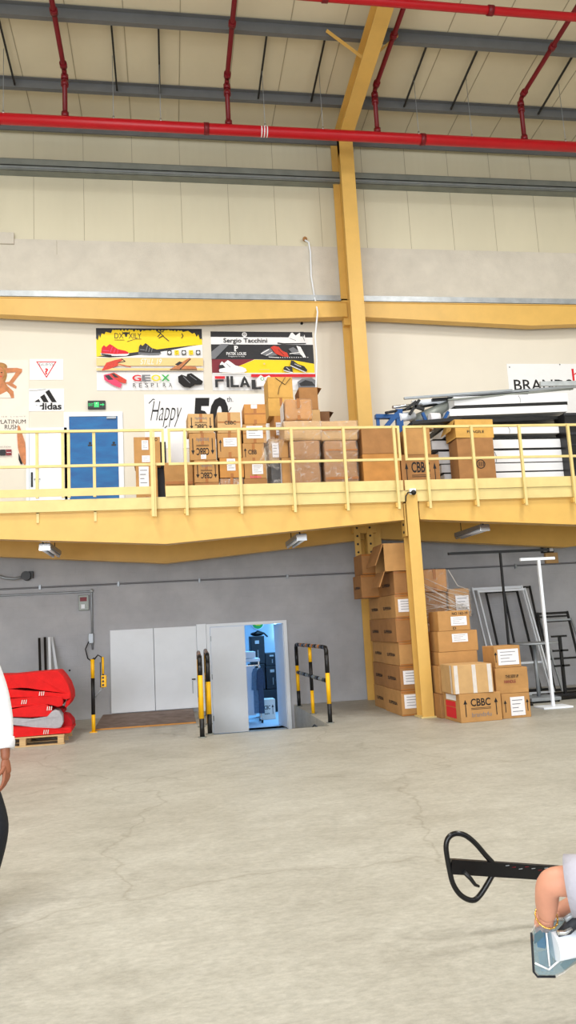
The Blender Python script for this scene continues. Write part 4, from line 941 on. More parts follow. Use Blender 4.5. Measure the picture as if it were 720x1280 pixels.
# box group right of column
stack(0, 12.4, 0.5, [
    (536, 557, 852, 'brown box on the floor tucked right behind the front column', dict(m='card_c', tape=''))])
stack(0, 12.95, 0.55, [
    (531, 561, 842, 'shrink-wrapped box behind the front column, bottom of its stack', dict(m='card_c', wrap=True, tape='')),
    (531, 560, 812, 'shrink-wrapped box behind the front column, second in its stack', dict(m='card_c', wrap=True, tape='')),
    (530, 560, 778, 'shrink-wrapped box behind the front column, third in its stack', dict(m='card_c', wrap=True, tape='')),
    (528, 560, 740, 'shrink-wrapped box behind the front column, fourth in its stack', dict(m='card_c', wrap=True, tape='')),
    (527, 560, 711, 'orange-brown box on top of the shrink-wrapped stack right of the front column', dict(m='card_o', wrap=True, tape='v'))])
stack(0, 12.95, 0.55, [
    (562, 590, 842, 'shrink-wrapped box lowest behind the labelled pile', dict(m='card_c', wrap=True, tape='')),
    (562, 590, 810, 'shrink-wrapped box midway behind the labelled pile', dict(m='card_c', wrap=True, tape='')),
    (562, 589, 772, 'wrapped box just behind the labelled pile', dict(m='card_b', wrap=True, tape='')),
    (561, 588, 735, 'pinkish brown wrapped box with white label, highest behind the labelled pile', dict(m='card_b', wrap=True, tape='', lab=[(0.3, .2, .9, .75)]))])
Y2 = 11.85
stack(0, Y2, 0.5, [
    (549, 596, 866, 'brown box at the base of the labelled pile', dict(m='card_c')), (549, 597, 831, 'brown box low in the labelled pile behind the taped box', dict(m='card_b')),
    (550, 598, 814, 'flat brown box without label in the labelled pile', dict(m='card_b', tape='')),
    (548, 597, 788, 'brown box with white label second from the top of the labelled pile', dict(m='card_b', lab=[(0.35, .45, .75, .85)], tape='')),
    (549, 588, 763, 'brown box with white and black label, topmost of the labelled pile', dict(m='card_b', lab=[(0.4, .25, .9, .7)], text=[('t', 'NO 162-19', .45, .78, .95, .92), ('t', 'D', .45, .06, .55, .18)], tape=''))])
Y3 = 11.2
stack(0, Y3, 0.5, [
    (573, 626, 866, 'big lettered box with two up arrows and red side stickers on the floor', dict(m='card_b', text=[('cbbc', False)], tape='', side=[('red_ink', .12, .25, .5, .85), ('red_ink', .52, .25, .72, .85), ('paper', .76, .2, .95, .8)], dep=0.62)),
    (566, 616, 830, 'light box with three white tape stripes on top of the big arrow box', dict(m='card_a', tape='w', dep=0.55))])
Y4 = 11.3
stack(0, Y4, 0.42, [
    (627, 663, 866, 'brown box with big white label and up arrows right of the big arrow box', dict(m='card_b', lab=[(0.3, .1, .8, .85)], text=[('up', 0.12), ('up', 0.9)], tape='', rot=0.03)),
    (618, 659, 834, 'crumpled brown box with faint red print, middle of the right small stack', dict(m='card_b', text=[('t', 'THIS SIDE UP', .3, .6, .7, .72), ('t', 'HANDLE', .25, .4, .6, .52, 'bm')], tape='', slant=1)),
    (617, 650, 807, 'box with large white label on top of the right small stack', dict(m='card_b', lab=[(0.12, .12, .92, .85)], tape='', text=[('up', 0.04)]))])
# stretch wrap veil strands over wrapped stack
r = thing('stretch_wrap', 'loose clear stretch wrap strands over the stack right of the front column', 'plastic wrap', (0, 0, 0))
b = MB()
for i in range(16):
    a = P(528+random.random()*6, 722+random.random()*50, 12.84); c = P(586+random.random()*4, 736+random.random()*34, 12.84)
    m_ = (a+c)/2+Vector((0, -0.02, -0.05+0.1*random.random())); b.tube([a, m_, c], 0.002+0.003*random.random(), 'tape_w', 5)
b.tube([P(560, 712, 12.85), P(572, 732, 12.84), P(588, 738, 12.84)], 0.006, 'tape_w', 5)
b.build('wrap_strands', r)

# leaning frames behind the boxes
def lean_frame(label, px0, px1, ytop, Yt, Yb_, w_, m, name='display_rack', cross=()):
    A = P(px0, ytop, Yt); B = P(px1, ytop, Yt); r = thing(name, label, 'frame', (0, 0, 0)); zt_ = A.z
    b = MB(); b.bar((A.x, Yt, zt_), (A.x, Yb_, 0.0+w_/2), w_, 0.03, m, up=(1, 0, 0)); b.build('upright', r)
    b = MB(); b.bar((B.x, Yt, zt_), (B.x, Yb_, 0.0+w_/2), w_, 0.03, m, up=(1, 0, 0)); b.build('upright', r)
    b = MB(); b.bar((A.x, Yt, zt_-w_/2), (B.x, Yt, zt_-w_/2), 0.03, w_, m); b.build('crossbar', r); b = MB(); b.bar((A.x, Yb_, w_/2), (B.x, Yb_, w_/2), 0.03, w_, m); b.build('crossbar', r)
    for q in cross:
        b = MB(); b.bar((A.x, Yt+(Yb_-Yt)*q, zt_*(1-q)), (B.x, Yt+(Yb_-Yt)*q, zt_*(1-q)), 0.03, w_*0.8, m); b.build('crossbar', r)
    return r
lean_frame('white metal frame leaning on the grey wall, outermost left edge', 590, 652, 735, 15.0, 14.2, 0.05, 'white', cross=(0.72,))
lean_frame('white metal frame leaning just in front of the outer white frame', 597, 656, 738, 14.85, 14.05, 0.045, 'white')
lean_frame('narrow black frame leaning inside the white frames', 607, 646, 739, 15.15, 14.5, 0.05, 'black')
lean_frame('tall black frame leaning right of the white frames', 629, 662, 734, 15.3, 14.8, 0.045, 'black')
lean_frame('low black metal rack frame with a barred top against the wall at right', 672, 709, 766, 14.9, 14.5, 0.05, 'black', 'metal_rack', cross=(0.06, 0.12, 0.6))
lean_frame('low grey metal frame in front of the black rack at the right edge', 676, 714, 775, 14.6, 14.0, 0.035, 'grey', 'metal_rack')
# black stepped stands
r = thing('display_stand', 'black display stand with stepped arms between the rack bars at right', 'stand', (0, 0, 0))
b = MB()
pb = P(706, 860, 13.55)
b.bar((pb.x, 13.55, 0), (pb.x, 13.55, Z(703, 795, 13.55)), 0.05, 0.05, 'black'); b.build('pole', r)
for yv in (795, 813, 832):
    b = MB(); q = Z(703, yv, 13.55); b.bar((pb.x-0.16, 13.55, q), (pb.x+0.14, 13.55, q), 0.05, 0.035, 'black'); b.build('arm', r)
b = MB(); b.box(pb.x-0.3, pb.x+0.3, 13.38, 13.72, 0, 0.04, 'black'); b.build('base_plate', r)
# pipes lying on floor at right
for i, (a, c, lab) in enumerate((((655, 862), (722, 872), 'nearest'), ((660, 856), (722, 860), 'middle'), ((664, 850), (722, 853), 'farthest'))):
    p0 = P(*a, 13.0+0.35*i); p1 = P(*c, 13.1+0.35*i); p0.z = p1.z = 0.035; b = MB(); b.tube([p0, p1], 0.033, 'black' if i != 1 else 'dark_box', 10)
    tag(b.build('floor_tube'), 'dark tube lying on the floor below the right racks, %s of three' % lab, 'tube')
# grey round high table
r = thing('bar_table', 'grey round high table behind the white T stand', 'table', (P(667, 802, 13.1).x, 13.1, 0)); tz = Z(667, 803, 13.1)
b = MB(); b.tube([(0, 0, tz-0.03), (0, 0, tz)], 0.42, 'grey', 40); b.build('tabletop', r)
b = MB(); b.tube([(0, 0, 0.04), (0, 0, tz-0.03)], 0.035, 'grey', 14); b.build('pedestal', r)
b = MB(); b.box(-0.28, 0.28, -0.28, 0.28, 0.03, 0.09, 'grey', 0.01)
for sx in (-1, 1):
    for sy in (-1, 1): b.sphere((sx*0.24, sy*0.24, 0.028), 0.028, 'black')
b.build('base', r)
# T stands
def tstand(label, px, ytop, Y, a, c, m, w_=0.05, bas=0.26):
    xx = P(px, ytop, Y).x; zt_ = Z(px, ytop, Y); r = thing('display_stand', label, 'stand', (xx, Y, 0))
    b = MB(); b.bar((0, 0, 0.03), (0, 0, zt_), w_, w_, m); b.build('pole', r)
    b = MB(); b.bar((X(a, ytop, Y)-xx, 0, zt_+0.02), (X(c, ytop, Y)-xx, 0, zt_+0.02), 0.05, 0.045, m); b.build('crossbar', r)
    b = MB(); b.box(-bas, bas, -bas*0.7, bas*0.7, 0.0, 0.03, m, 0.006); b.build('base_plate', r)
tstand('white T-shaped clothes stand on the floor right of the small box stack', 673, 700, 12.15, 650, 693, 'white', 0.045)
tstand('tall black T-shaped stand behind the boxes, crossbar reaching far left', 625, 691, 12.75, 560, 686, 'black', 0.035)
# twin emergency light + junction box
q = P(683, 688, W); r = thing('emergency_light', 'twin-head emergency light high on the grey wall at right', 'lamp', (q.x, W, q.z))
b = MB(); b.box(-0.14, 0.14, -0.07, 0, -0.06, 0.07, 'black', 0.01); b.build('lamp_housing', r)
for sx in (-1, 1): b = MB(); b.box(sx*0.07-0.045, sx*0.07+0.045, -0.10, -0.071, -0.03, 0.04, 'paper', 0.01); b.build('lamp_head', r)
q = P(687, 697, W); tag(MB().box(q.x-0.13, q.x+0.16, W-0.08, W, q.z-0.13, q.z+0.10, 'card_a', 0.008).build('junction_box'), 'beige junction box under the twin emergency light', 'box')
# conduits along the grey wall
b = MB(); b.tube([(-13.9, W-0.03, 2.55), (17.9, W-0.03, 2.61)], 0.016, 'grey_ink', 8)
for x in (-2.5, -1, 0.6, 2.4, 5.6, 7.4): b.box(x, x+0.04, W-0.05, W, 2.53, 2.62, 'grey')
tag(b.build('wall_conduit'), 'long thin grey conduit running across the grey wall under the mezzanine', 'conduit')
b = MB(); cz = Z(115, 737, W); xx = X(115, 760, W)
b.tube([(-13.9, W-0.03, 2.44), (xx-0.04, W-0.03, 2.45), (xx, W-0.03, 2.42), (xx, W-0.03, Z(115, 812, W))], 0.02, 'grey', 8); b.sphere((xx, W-0.035, 2.46), 0.04, 'flash')
tag(b.build('wall_conduit'), 'grey conduit turning down the wall above the yellow and black bollard', 'conduit')
# socket box and cable near bollard
q = P(114, 798, W); r = thing('socket_box', 'grey socket box at the end of the vertical conduit', 'electrical box', (q.x, W, q.z))
b = MB(); b.box(-0.05, 0.05, -0.08, 0, -0.10, 0.10, 'grey', 0.01); b.build('housing', r)
b = MB(); b.tube([(-0.04, -0.09, -0.06), (-0.10, -0.12, -0.2), (-0.06, -0.1, -0.38), (0.02, -0.3, -0.42), (0.12, -0.8, -0.36)], 0.012, 'black', 8); b.build('cable', r)
# small photo/camera box
q = P(105, 753, W); r = thing('wall_box', 'small patterned grey box beside the vertical conduit', 'electrical box', (q.x, W, q.z))
b = MB(); b.box(-0.10, 0.10, -0.06, 0, -0.16, 0.14, 'girt', 0.008); b.build('housing', r)
b = MB(); b.box(-0.07, 0.06, -0.064, -0.06, 0.02, 0.10, 'bm'); b.box(-0.05, 0.02, -0.064, -0.06, -0.12, -0.04, 'white'); b.build('panel', r)
# wall lamp with curved arm left
q = P(33, 720, W-0.1); r = thing('wall_lamp', 'black round wall fitting with a curved arm at the left edge', 'lamp', (q.x, W-0.1, q.z))
b = MB(); b.tube([(0, 0.1, 0), (0, -0.08, 0)], 0.09, 'black', 16); b.box(0.04, 0.12, -0.02, 0.1, -0.04, 0.09, 'black'); b.build('housing', r)
b = MB(); b.tube([(-0.05, -0.02, -0.01), (-0.2, -0.05, -0.05), (-0.38, -0.08, -0.03), (-0.6, -0.1, 0.06)], 0.028, 'grey', 10); b.build('arm', r)
# batten lights under the mezzanine
for (px, py, lab, x2) in ((56, 684, 'near the left edge', 1), (377, 672, 'left of the box tower', 1), (606, 660, 'right of the front column, unlit', 1)):
    q = P(px, py, 12.7); r = thing('batten_light', 'long grey tube light fitting under the mezzanine, '+lab, 'lamp', (q.x, 12.7, q.z))
    b = MB(); b.box(-0.09, 0.09, 0, 1.25, -0.01, 0.07, 'grey', 0.01); b.build('lamp_housing', r)
    for sx in (-1, 1): b = MB(); b.tube([(sx*0.05, -0.01, -0.03), (sx*0.05, 1.25, -0.03)], 0.022, 'white', 12); b.build('lamp_tube', r)
    b = MB(); b.box(-0.09, 0.09, -0.014, 0, -0.055, 0.05, 'chrome', 0.003); b.build('end_cap', r)
    b = MB()
    for yv in (0.15, 1.1): b.tube([(0, yv, 0.07), (0, yv, 3.53-q.z)], 0.008, 'black', 6)
    b.tube([(-0.02, 0.02, 0.05), (-0.05, -0.05, 0.14), (0.0, 0.0, 0.26), (0.02, 0.1, 3.53-q.z)], 0.014, 'black', 8); b.build('cable', r)

# bollard and railings
def striped(b, p0, p1, r, cols, n=16):
    p0 = Vector(p0); p1 = Vector(p1); k = len(cols)
    for i, (c, f0, f1) in enumerate(cols): b.tube([p0+(p1-p0)*f0, p0+(p1-p0)*f1], r, c, n, cap=True)
q = P(117, 914, 13.4); bx = q.x
r = thing('bollard', 'yellow and black striped post standing before the grey wall', 'bollard', (bx, 13.4, 0)); hz = Z(117, 824, 13.4)
b = MB(); striped(b, (0, 0, 0), (0, 0, hz), 0.032, [('safety_yellow', 0, .24), ('black', .24, .74), ('safety_yellow', .74, 1)]); b.build('post', r)
b = MB(); b.box(-0.06, 0.06, -0.06, 0.06, 0, 0.01, 'safety_yellow'); b.build('base_plate', r)
q = P(129, 850, 13.4); r = thing('hoist_pendant', 'yellow pendant control with black cable hanging beside the striped post', 'control', (q.x, 13.4, q.z))
b = MB(); b.box(-0.035, 0.055, -0.035, 0.035, -0.12, 0.08, 'safety_yellow', 0.012); b.build('housing', r)
b = MB()
for z in (-0.08, -0.02, 0.04): b.tube([(0.0, -0.045, z), (0.0, -0.03, z)], 0.018, 'black', 10)
b.box(-0.05, -0.034, -0.03, 0.03, -0.12, 0.3, 'black', 0.005); b.build('button', r)
b = MB(); b.tube([(0, 0, 0.08), (-0.01, 0, 0.25), (-0.02, 0, 0.38), (-0.08, 0, 0.42), (bx-q.x+0.02, 0, 0.34)], 0.012, 'black', 8); b.tube([(0, 0, 0.1), (0.0, 0, 0.38)], 0.02, 'safety_yellow', 8)
b.tube([(0.0, 0, -0.12), (-0.08, 0, -0.2), (bx-q.x+0.02, 0, -0.3)], 0.010, 'grey', 8); b.build('cable', r)
YB = [('black', 0, .28), ('safety_yellow', .28, .73), ('black', .73, 1)]
def pipe_rail(label, xn, yn, xf, yf, hz, cn, cm, cf, xm=None):
    r = thing('safety_rail', label, 'railing', (0, 0, 0)); R_ = 0.036
    b = MB(); striped(b, (xn, yn, 0.0), (xn, yn, hz-0.12), R_, cn); b.tube([(xn, yn, hz-0.121), (xn, yn, hz-0.05), (xn, yn+0.05*(1 if yf > yn else -1), hz-0.01), (xn+(xf-xn)*0.06, yn+(yf-yn)*0.06, hz)], R_, 'black', 14); b.build('post', r)
    b = MB(); striped(b, (xf, yf, 0.0), (xf, yf, hz-0.12), R_, cf); b.tube([(xf, yf, hz-0.121), (xf, yf, hz-0.05), (xf, yf-0.05*(1 if yf > yn else -1), hz-0.01), (xf-(xf-xn)*0.06, yf-(yf-yn)*0.06, hz)], R_, 'black', 14); b.build('post', r)
    fr = 0.5; ym_ = yn+(yf-yn)*fr; xm_ = xn+(xf-xn)*fr
    b = MB(); striped(b, (xm_, ym_, 0), (xm_, ym_, hz-0.03), R_*0.9, cm); b.build('post', r)
    k = 9
    for z, f0, f1, nm in ((hz, .06, .94, 'top_rail'), (hz*0.55, .02, .98, 'mid_rail')):
        b = MB(); a = Vector((xn, yn, z)); c = Vector((xf, yf, z))
        for i in range(k): b.tube([a+(c-a)*(f0+(f1-f0)*i/k), a+(c-a)*(f0+(f1-f0)*(i+1)/k)], R_*0.95, ('black', 'tape')[i % 2] if nm == 'top_rail' else ('black', 'girt')[i % 2], 14)
        b.build(nm, r)
    b = MB()
    for x_, y_ in ((xn, yn), (xm_, ym_), (xf, yf)): b.tube([(x_, y_, 0), (x_, y_, 0.012)], 0.065, 'girt', 14)
    b.build('base_flange', r)
hzr = 1.2
pipe_rail('yellow and black tube railing on the right side of the pit', 2.50, 12.33, 2.46, 15.1, hzr, YB, [('safety_yellow', 0, .35), ('black', .35, .78), ('safety_yellow', .78, 1)], YB)
YR3 = [('safety_yellow', 0, .35), ('black', .35, .7), ('safety_yellow', .7, 1)]
pipe_rail('yellow and black tube railing seen end-on, left one beside the white double door', P(253, 922, 11.8).x, 11.8, P(250.5, 890, 14.3).x, 14.3, hzr-0.02, [('black', 0, .26), ('safety_yellow', .26, .86), ('black', .86, 1)], YR3, YR3)
pipe_rail('yellow and black tube railing seen end-on, right one at the left edge of the pit', P(262.5, 915, 12.1).x, 12.1, P(259.5, 890, 14.6).x, 14.6, hzr, YB, YR3, YB)
# dock plate before the white doors
b = MB(); b.prism([(13.65, 0.0), (13.65, 0.02), (W-0.07, 0.07), (W-0.07, 0.0)], 'x', -1.32, 0.40, 'plate'); b2 = thing('dock_plate', 'worn brown ramp plate in front of the white double door', 'ramp', (0, 0, 0)); b.build('plate', b2)
b = MB(); b.box(-1.32, 0.40, 13.62, 13.65, 0, 0.022, 'card_o'); b.build('edge_strip', b2)

# pallet + red carpets
q = P(80, 931, 12.15); px_, py_ = q.x, 12.2
r = thing('pallet', 'wooden pallet on the floor under the red carpets', 'pallet', (px_-1.2, py_, 0))
def plank(x0, x1, y0, y1, z0, z1, nm='board'): MB().box(x0, x1, y0, y1, z0, z1, 'wood', 0.003).build(nm, r)
for i in range(3): plank(0, 1.2, i*0.45, i*0.45+0.09, 0, 0.018, 'bottom_board')
for i in range(3):
    for j in range(3): plank(j*0.55, j*0.55+0.09, i*0.45, i*0.45+0.09, 0.019, 0.105, 'block')
for j in range(3): plank(j*0.55, j*0.55+0.095, 0, 0.99, 0.106, 0.124, 'stringer')
for i in range(6): plank(0, 1.2, i*0.18, i*0.18+0.09, 0.125, 0.143, 'top_board')
def sheet(label, out, Y, dep, m, seed, taped=()):
    n = len(out); pts = [P(u/4, 780+v/4, Y) for u, v in out]
    mb = MB(); mid = 5; vs = []
    for k in range(mid+1):
        for i_, q in enumerate(pts):
            n_ = noise.noise_vector(Vector((q.x*3+seed, k*0.7, q.z*4))); s_ = 0.014 if k else 0.006
            vs.append((q.x+n_.x*s_-(0.03*k/mid if q.x > pts[0].x+0.5 else 0), Y+dep*k/mid+n_.y*0.02, max(q.z+n_.z*s_, 0.148)))
    fs = [tuple(range(n)), tuple(mid*n+i_ for i_ in range(n))[::-1]]
    for k in range(mid):
        for i_ in range(n): fs.append((k*n+i_, k*n+(i_+1) % n, (k+1)*n+(i_+1) % n, (k+1)*n+i_))
    mb.faces(vs, fs, m)
    bmesh.ops.bevel(mb.bm, geom=list(mb.bm.edges), offset=0.010, segments=1, affect='EDGES')
    r = mb.build('folded_carpet')
    for (u, v) in taped:
        q = P(u/4, 780+v/4, Y-0.02); t_ = MB()
        for k in range(3): t_.bar((q.x-0.03+0.03*k, Y-0.014, q.z-0.03), (q.x-0.02+0.03*k, Y-0.014, q.z+0.03), 0.012, 0.002, 'tape_w', up=(0, 1, 0))
        t_.build('tape_piece', r)
    return tag(r, label, 'carpet')
sheet('flat red carpet at the bottom of the pile, directly on the pallet', [(-150, 575), (-150, 520), (80, 512), (180, 518), (300, 524), (352, 518), (358, 536), (350, 550), (250, 552), (120, 566), (60, 574)], 12.24, 0.85, 'redcloth', 1, [(228, 540)])
sheet('grey backed carpet folded up at its right end, below the red rolls', [(-150, 466), (60, 470), (160, 474), (240, 466), (256, 440), (275, 430), (296, 438), (313, 465), (316, 495), (304, 518), (280, 524), (200, 520), (60, 504), (-150, 508)], 12.26, 0.5, 'greycloth', 2)
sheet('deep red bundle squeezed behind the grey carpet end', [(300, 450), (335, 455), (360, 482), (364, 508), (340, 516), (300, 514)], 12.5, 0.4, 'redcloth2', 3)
sheet('red carpet roll just above the grey carpet, taped at its right end', [(-150, 420), (60, 428), (140, 412), (200, 402), (235, 402), (258, 424), (262, 450), (240, 463), (150, 468), (50, 464), (-150, 460)], 12.28, 0.55, 'redcloth', 4, [(245, 422)])
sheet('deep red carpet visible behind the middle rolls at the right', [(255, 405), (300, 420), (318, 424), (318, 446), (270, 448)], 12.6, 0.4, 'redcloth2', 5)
sheet('red carpet roll in the middle of the pile with white tape marks', [(-150, 372), (55, 374), (160, 366), (240, 360), (308, 362), (316, 385), (312, 410), (290, 416), (230, 398), (150, 408), (60, 420), (-150, 414)], 12.3, 0.6, 'redcloth', 6, [(118, 390)])
sheet('thin red folded carpet second from the top of the pile', [(-150, 330), (50, 326), (120, 334), (220, 340), (300, 346), (350, 352), (352, 374), (330, 378), (230, 358), (150, 364), (55, 370), (-150, 368)], 12.36, 0.7, 'redcloth', 7, [(206, 348)])
sheet('large red carpet sheet topmost of the pile with a pointed drooping right end', [(-150, 262), (50, 256), (150, 246), (230, 238), (290, 234), (318, 262), (340, 300), (354, 345), (357, 378), (345, 404), (330, 420), (322, 415), (330, 384), (356, 376), (350, 350), (300, 342), (210, 332), (140, 318), (100, 316), (55, 322), (-150, 326)], 12.4, 0.75, 'redcloth', 8)
for (a, c, m_, lab) in (((49, 798), (50, 915), 'black', 'black pole, leftmost of those leaning behind the red pile'), ((56, 797), (57, 915), 'black', 'black pole, second from left of those leaning behind the red pile'), ((61.5, 797), (62, 915), 'white', 'white pole standing upright behind the red pile'), ((63, 797), (78, 912), 'white', 'white pole slanting to the right behind the red pile')):
    p0 = P(*a, 15.3); p1 = P(*c, 14.3); p1.z = 0.02; p1.y = 14.5; dy_ = 0.12 if a[0] == 63 else 0.0; p0.y += dy_; p1.y += dy_; b = MB(); b.bar(p1, p0, 0.045, 0.045, m_); tag(b.build('leaning_pole'), lab, 'pole')
tag(MB().tube([P(87, 838, W-0.02), P(87, 838, W)], 0.02, 'black', 8).build('wall_bolt'), 'tiny dark bolt on the grey wall right of the red pile', 'bolt')

# ================================================================== STORE ROOM CONTENT
zf = -0.46
Yr = 16.9
r = thing('clothes_rack', 'rolling clothes rack with white cloth top seen through the open door', 'clothes rack', (X(318, 850, Yr), Yr, zf))
zt_ = Z(318, 826, Yr)-zf
b = MB(); b.box(-0.28, 0.14, -0.02, 0.45, zt_-0.02, zt_+0.05, 'white', 0.01); b.box(-0.28, 0.05, 0.0, 0.4, zt_+0.06, zt_+0.2, 'white', 0.01); b.build('shelf_top', r)
b = MB()
for xx in (-0.25, 0.11): b.bar((xx, 0, 0.1), (xx, 0, zt_-0.02), 0.025, 0.025, 'chrome')
b.bar((-0.25, 0, zt_-0.1), (0.11, 0, zt_-0.1), 0.025, 0.025, 'chrome'); b.build('frame', r)
b = MB(); b.bar((-0.25, -0.2, 0.08), (0.11, 0.2, 0.08), 0.04, 0.03, 'chrome'); b.bar((0.11, -0.22, 0.08), (0.11, 0.22, 0.08), 0.04, 0.03, 'chrome'); b.bar((-0.25, -0.22, 0.08), (-0.25, 0.22, 0.08), 0.04, 0.03, 'chrome')
for xx, yy_ in ((0.11, -0.2), (0.11, 0.2), (-0.25, -0.2), (-0.25, 0.2)): b.tube([(xx-0.02, yy_, 0.035), (xx+0.02, yy_, 0.035)], 0.035, 'black', 12)
b.build('base', r)
b = MB(); b.box(-0.24, 0.02, 0.1, 0.14, 0.14, zt_-0.1, 'white'); b.build('cloth_cover', r)
for i, (dx, m_, ln, lab) in enumerate(((-0.02, 'denim_l', 0.95, 'left one on the rack'), (0.08, 'denim', 0.95, 'right one on the rack in the store room'))):
    b = MB(); zt2_ = zt_-0.16; y0 = -0.10-0.08*i
    prof = [(u_*0.62, v_) for u_, v_ in ((-0.06, 0), (-0.12, -0.10), (-0.15, -0.45), (-0.09, -0.46), (-0.08, -0.2), (-0.09, -ln), (0.09, -ln), (0.08, -0.2), (0.10, -0.44), (0.15, -0.42), (0.12, -0.10), (0.06, 0))]
    b.prism([(X(320, 850, Yr)+dx+u, zf+zt2_+v) for u, v in prof], 'y', Yr+y0-0.03, Yr+y0+0.03, m_); t_ = tag(b.build('denim_jacket'), 'blue denim garment hanging, '+lab, 'garment')
    b = MB(); xx = X(320, 850, Yr)+dx; b.tube([(xx, Yr+y0, zf+zt2_), (xx, Yr+y0, zf+zt2_+0.04), (xx, Yr, zf+zt2_+0.075)], 0.006, 'chrome', 6); b.build('hanger_hook', t_)
def dbox(label, a, c, yt, yb, Y, dep=0.5, z0=None, m='dark_box', handle=True):
    x0, x1 = X(a, (yt+yb)/2, Y), X(c, (yt+yb)/2, Y); z1 = Z((a+c)/2, yt, Y); z0 = Z((a+c)/2, yb, Y) if z0 is None else z0
    r = thing('storage_box', label, 'box', (x0, Y, z0)); MB().box(0, x1-x0, 0, dep, 0, z1-z0-0.004, m, 0.015).build('box_body', r)
    if handle:
        b = MB(); b.box((x1-x0)*.3, (x1-x0)*.6, -0.012, -0.001, (z1-z0)*.72, (z1-z0)*.84, 'flash'); b.box((x1-x0)*.46, (x1-x0)*.52, -0.012, -0.001, (z1-z0)*.2, (z1-z0)*.5, 'grey'); b.build('label_plate', r)
    return z1
z = dbox('long low dark box on the store room floor', 322, 354, 862, 878, 18.6, 0.6, z0=zf, handle=False)
z2 = dbox('dark box with pale star sticker behind the white box, lower one', 333, 350, 832, 862, 18.65, 0.5, z0=z)
z3 = dbox('dark box with small white tag stacked right in the store room', 332, 349, 816, 832, 18.65, 0.5, z0=z2)
za = dbox('black bag-like box behind the clothes rack, lower one', 313, 331.5, 830, 862, 18.65, 0.5, z0=z)
zb2 = dbox('black box with silver emblem, topmost at left in the store room', 314, 331, 795, 830, 18.65, 0.5, z0=za)
r = thing('holdall_bag', 'black holdall strap bag on top of the left black box', 'bag', (X(322, 794, 18.8), 18.9, zb2))
b = MB(); b.sphere((0, 0, 0.05), 0.15, 'black', (1.1, 1, 0.35)); b.build('bag_body', r)
b = MB(); b.tube([(-0.1, -0.1, 0.05), (0.0, -0.15, 0.12), (0.15, -0.15, 0.06), (0.24, -0.12, -0.03)], 0.02, 'black'); b.build('strap', r)
x0 = X(329, 880, 17.25); x1 = X(344, 880, 17.25)
carton('white printed carton on the store room floor in front of the dark boxes', x0-0.06, x1, 17.25, 0.35, zf, Z(336, 874, 17.25), m='beige', tape='', text=[('t', 'CBC', .25, .5, .65, .7), ('up', 0.82), ('t', 'brands4u', .25, .25, .6, .34)])
q = P(322, 779, 20.2); b = MB(); b.tube([(q.x, 20.17, q.z), (q.x, 20.2, q.z)], 0.17, 'white', 28); r = tag(b.build('round_sign'), 'round white sign with a yellow bird mark on the store room wall', 'sign')
b = MB(); b.tube([(q.x, 20.155, q.z), (q.x, 20.17, q.z)], 0.145, 'bg', 28); b.build('ring', r)
b = MB(); b.prism([(q.x-.12, q.z+.02), (q.x-.05, q.z-.06), (q.x+.05, q.z-.07), (q.x+.12, q.z+.0), (q.x+.04, q.z-.02), (q.x-.04, q.z)], 'y', 20.145, 20.154, 'by'); b.build('emblem', r)
r = thing('tube_lamp', 'lit white tube lamp on the store room wall', 'lamp', (X(344.5, 790, 20.1), 20.15, 0))
b = MB(); b.tube([(0, 0, Z(344, 800, 20.1)), (0, 0, Z(344, 770, 20.1))], 0.035, 'tube_lit', 12); b.build('lamp_tube', r)
b = MB(); b.box(-0.03, 0.03, 0.036, 0.05, Z(344, 800, 20.1)-0.03, Z(344, 770, 20.1)+0.03, 'white'); b.build('lamp_housing', r)
b = MB(); xx = X(356.5, 850, 18.3)
b.prism([(xx-0.12, 1.0), (xx+0.15, 1.0), (xx+0.15, zf+0.3), (xx-0.2, zf+0.3)], 'y', 18.28, 18.36, 'denim'); tag(b.build('hanging_coat'), 'dark blue coat hanging at the right edge of the open doorway', 'garment')
# black hose in the pit
b = MB(); b.tube([(2.34, 13.4, -0.25), (2.36, 13.0, -0.1), (2.38, 12.7, -0.12), (2.39, 12.5, -0.25), (2.38, 12.42, -0.30)], 0.015, 'black', 8); tag(b.build('hose'), 'short black hose looped inside the pit below the right railing', 'hose')

# ================================================================== PALLET TRUCK
YJ = 3.9
r = thing('pallet_jack', 'black pallet truck handle with loop grip lying low over the floor at right', 'pallet truck', (0, 0, 0))
hL = P(568, 1083, YJ); hR = P(660, 1089, YJ); d = (hR-hL).normalized()
b = MB(); b.bar(hL-d*0.02, hL+d*1.15, 0.028, 0.07, 'black_paint'); sh = b.build('handle_shaft', r)
b = MB()
for k in range(7): q = hL+d*(0.27+0.035*k); b.box(q.x, q.x+0.02, YJ-0.0155, YJ-0.0142, q.z+0.022-0.006*(k % 3), q.z+0.0245-0.006*(k % 3), 'red_dark' if k % 2 else 'flash')
b.build('scratch', sh)
loop = [(619, 1082), (607, 1069), (596, 1056), (586, 1047), (577, 1042.5), (567, 1042.5), (560, 1048), (557.5, 1058), (559, 1072), (562, 1088), (566, 1104), (574, 1117), (584, 1124), (593, 1125), (600, 1119), (608, 1107), (616, 1093), (620.5, 1086)]
pts = [P(u, v, YJ) for u, v in loop]
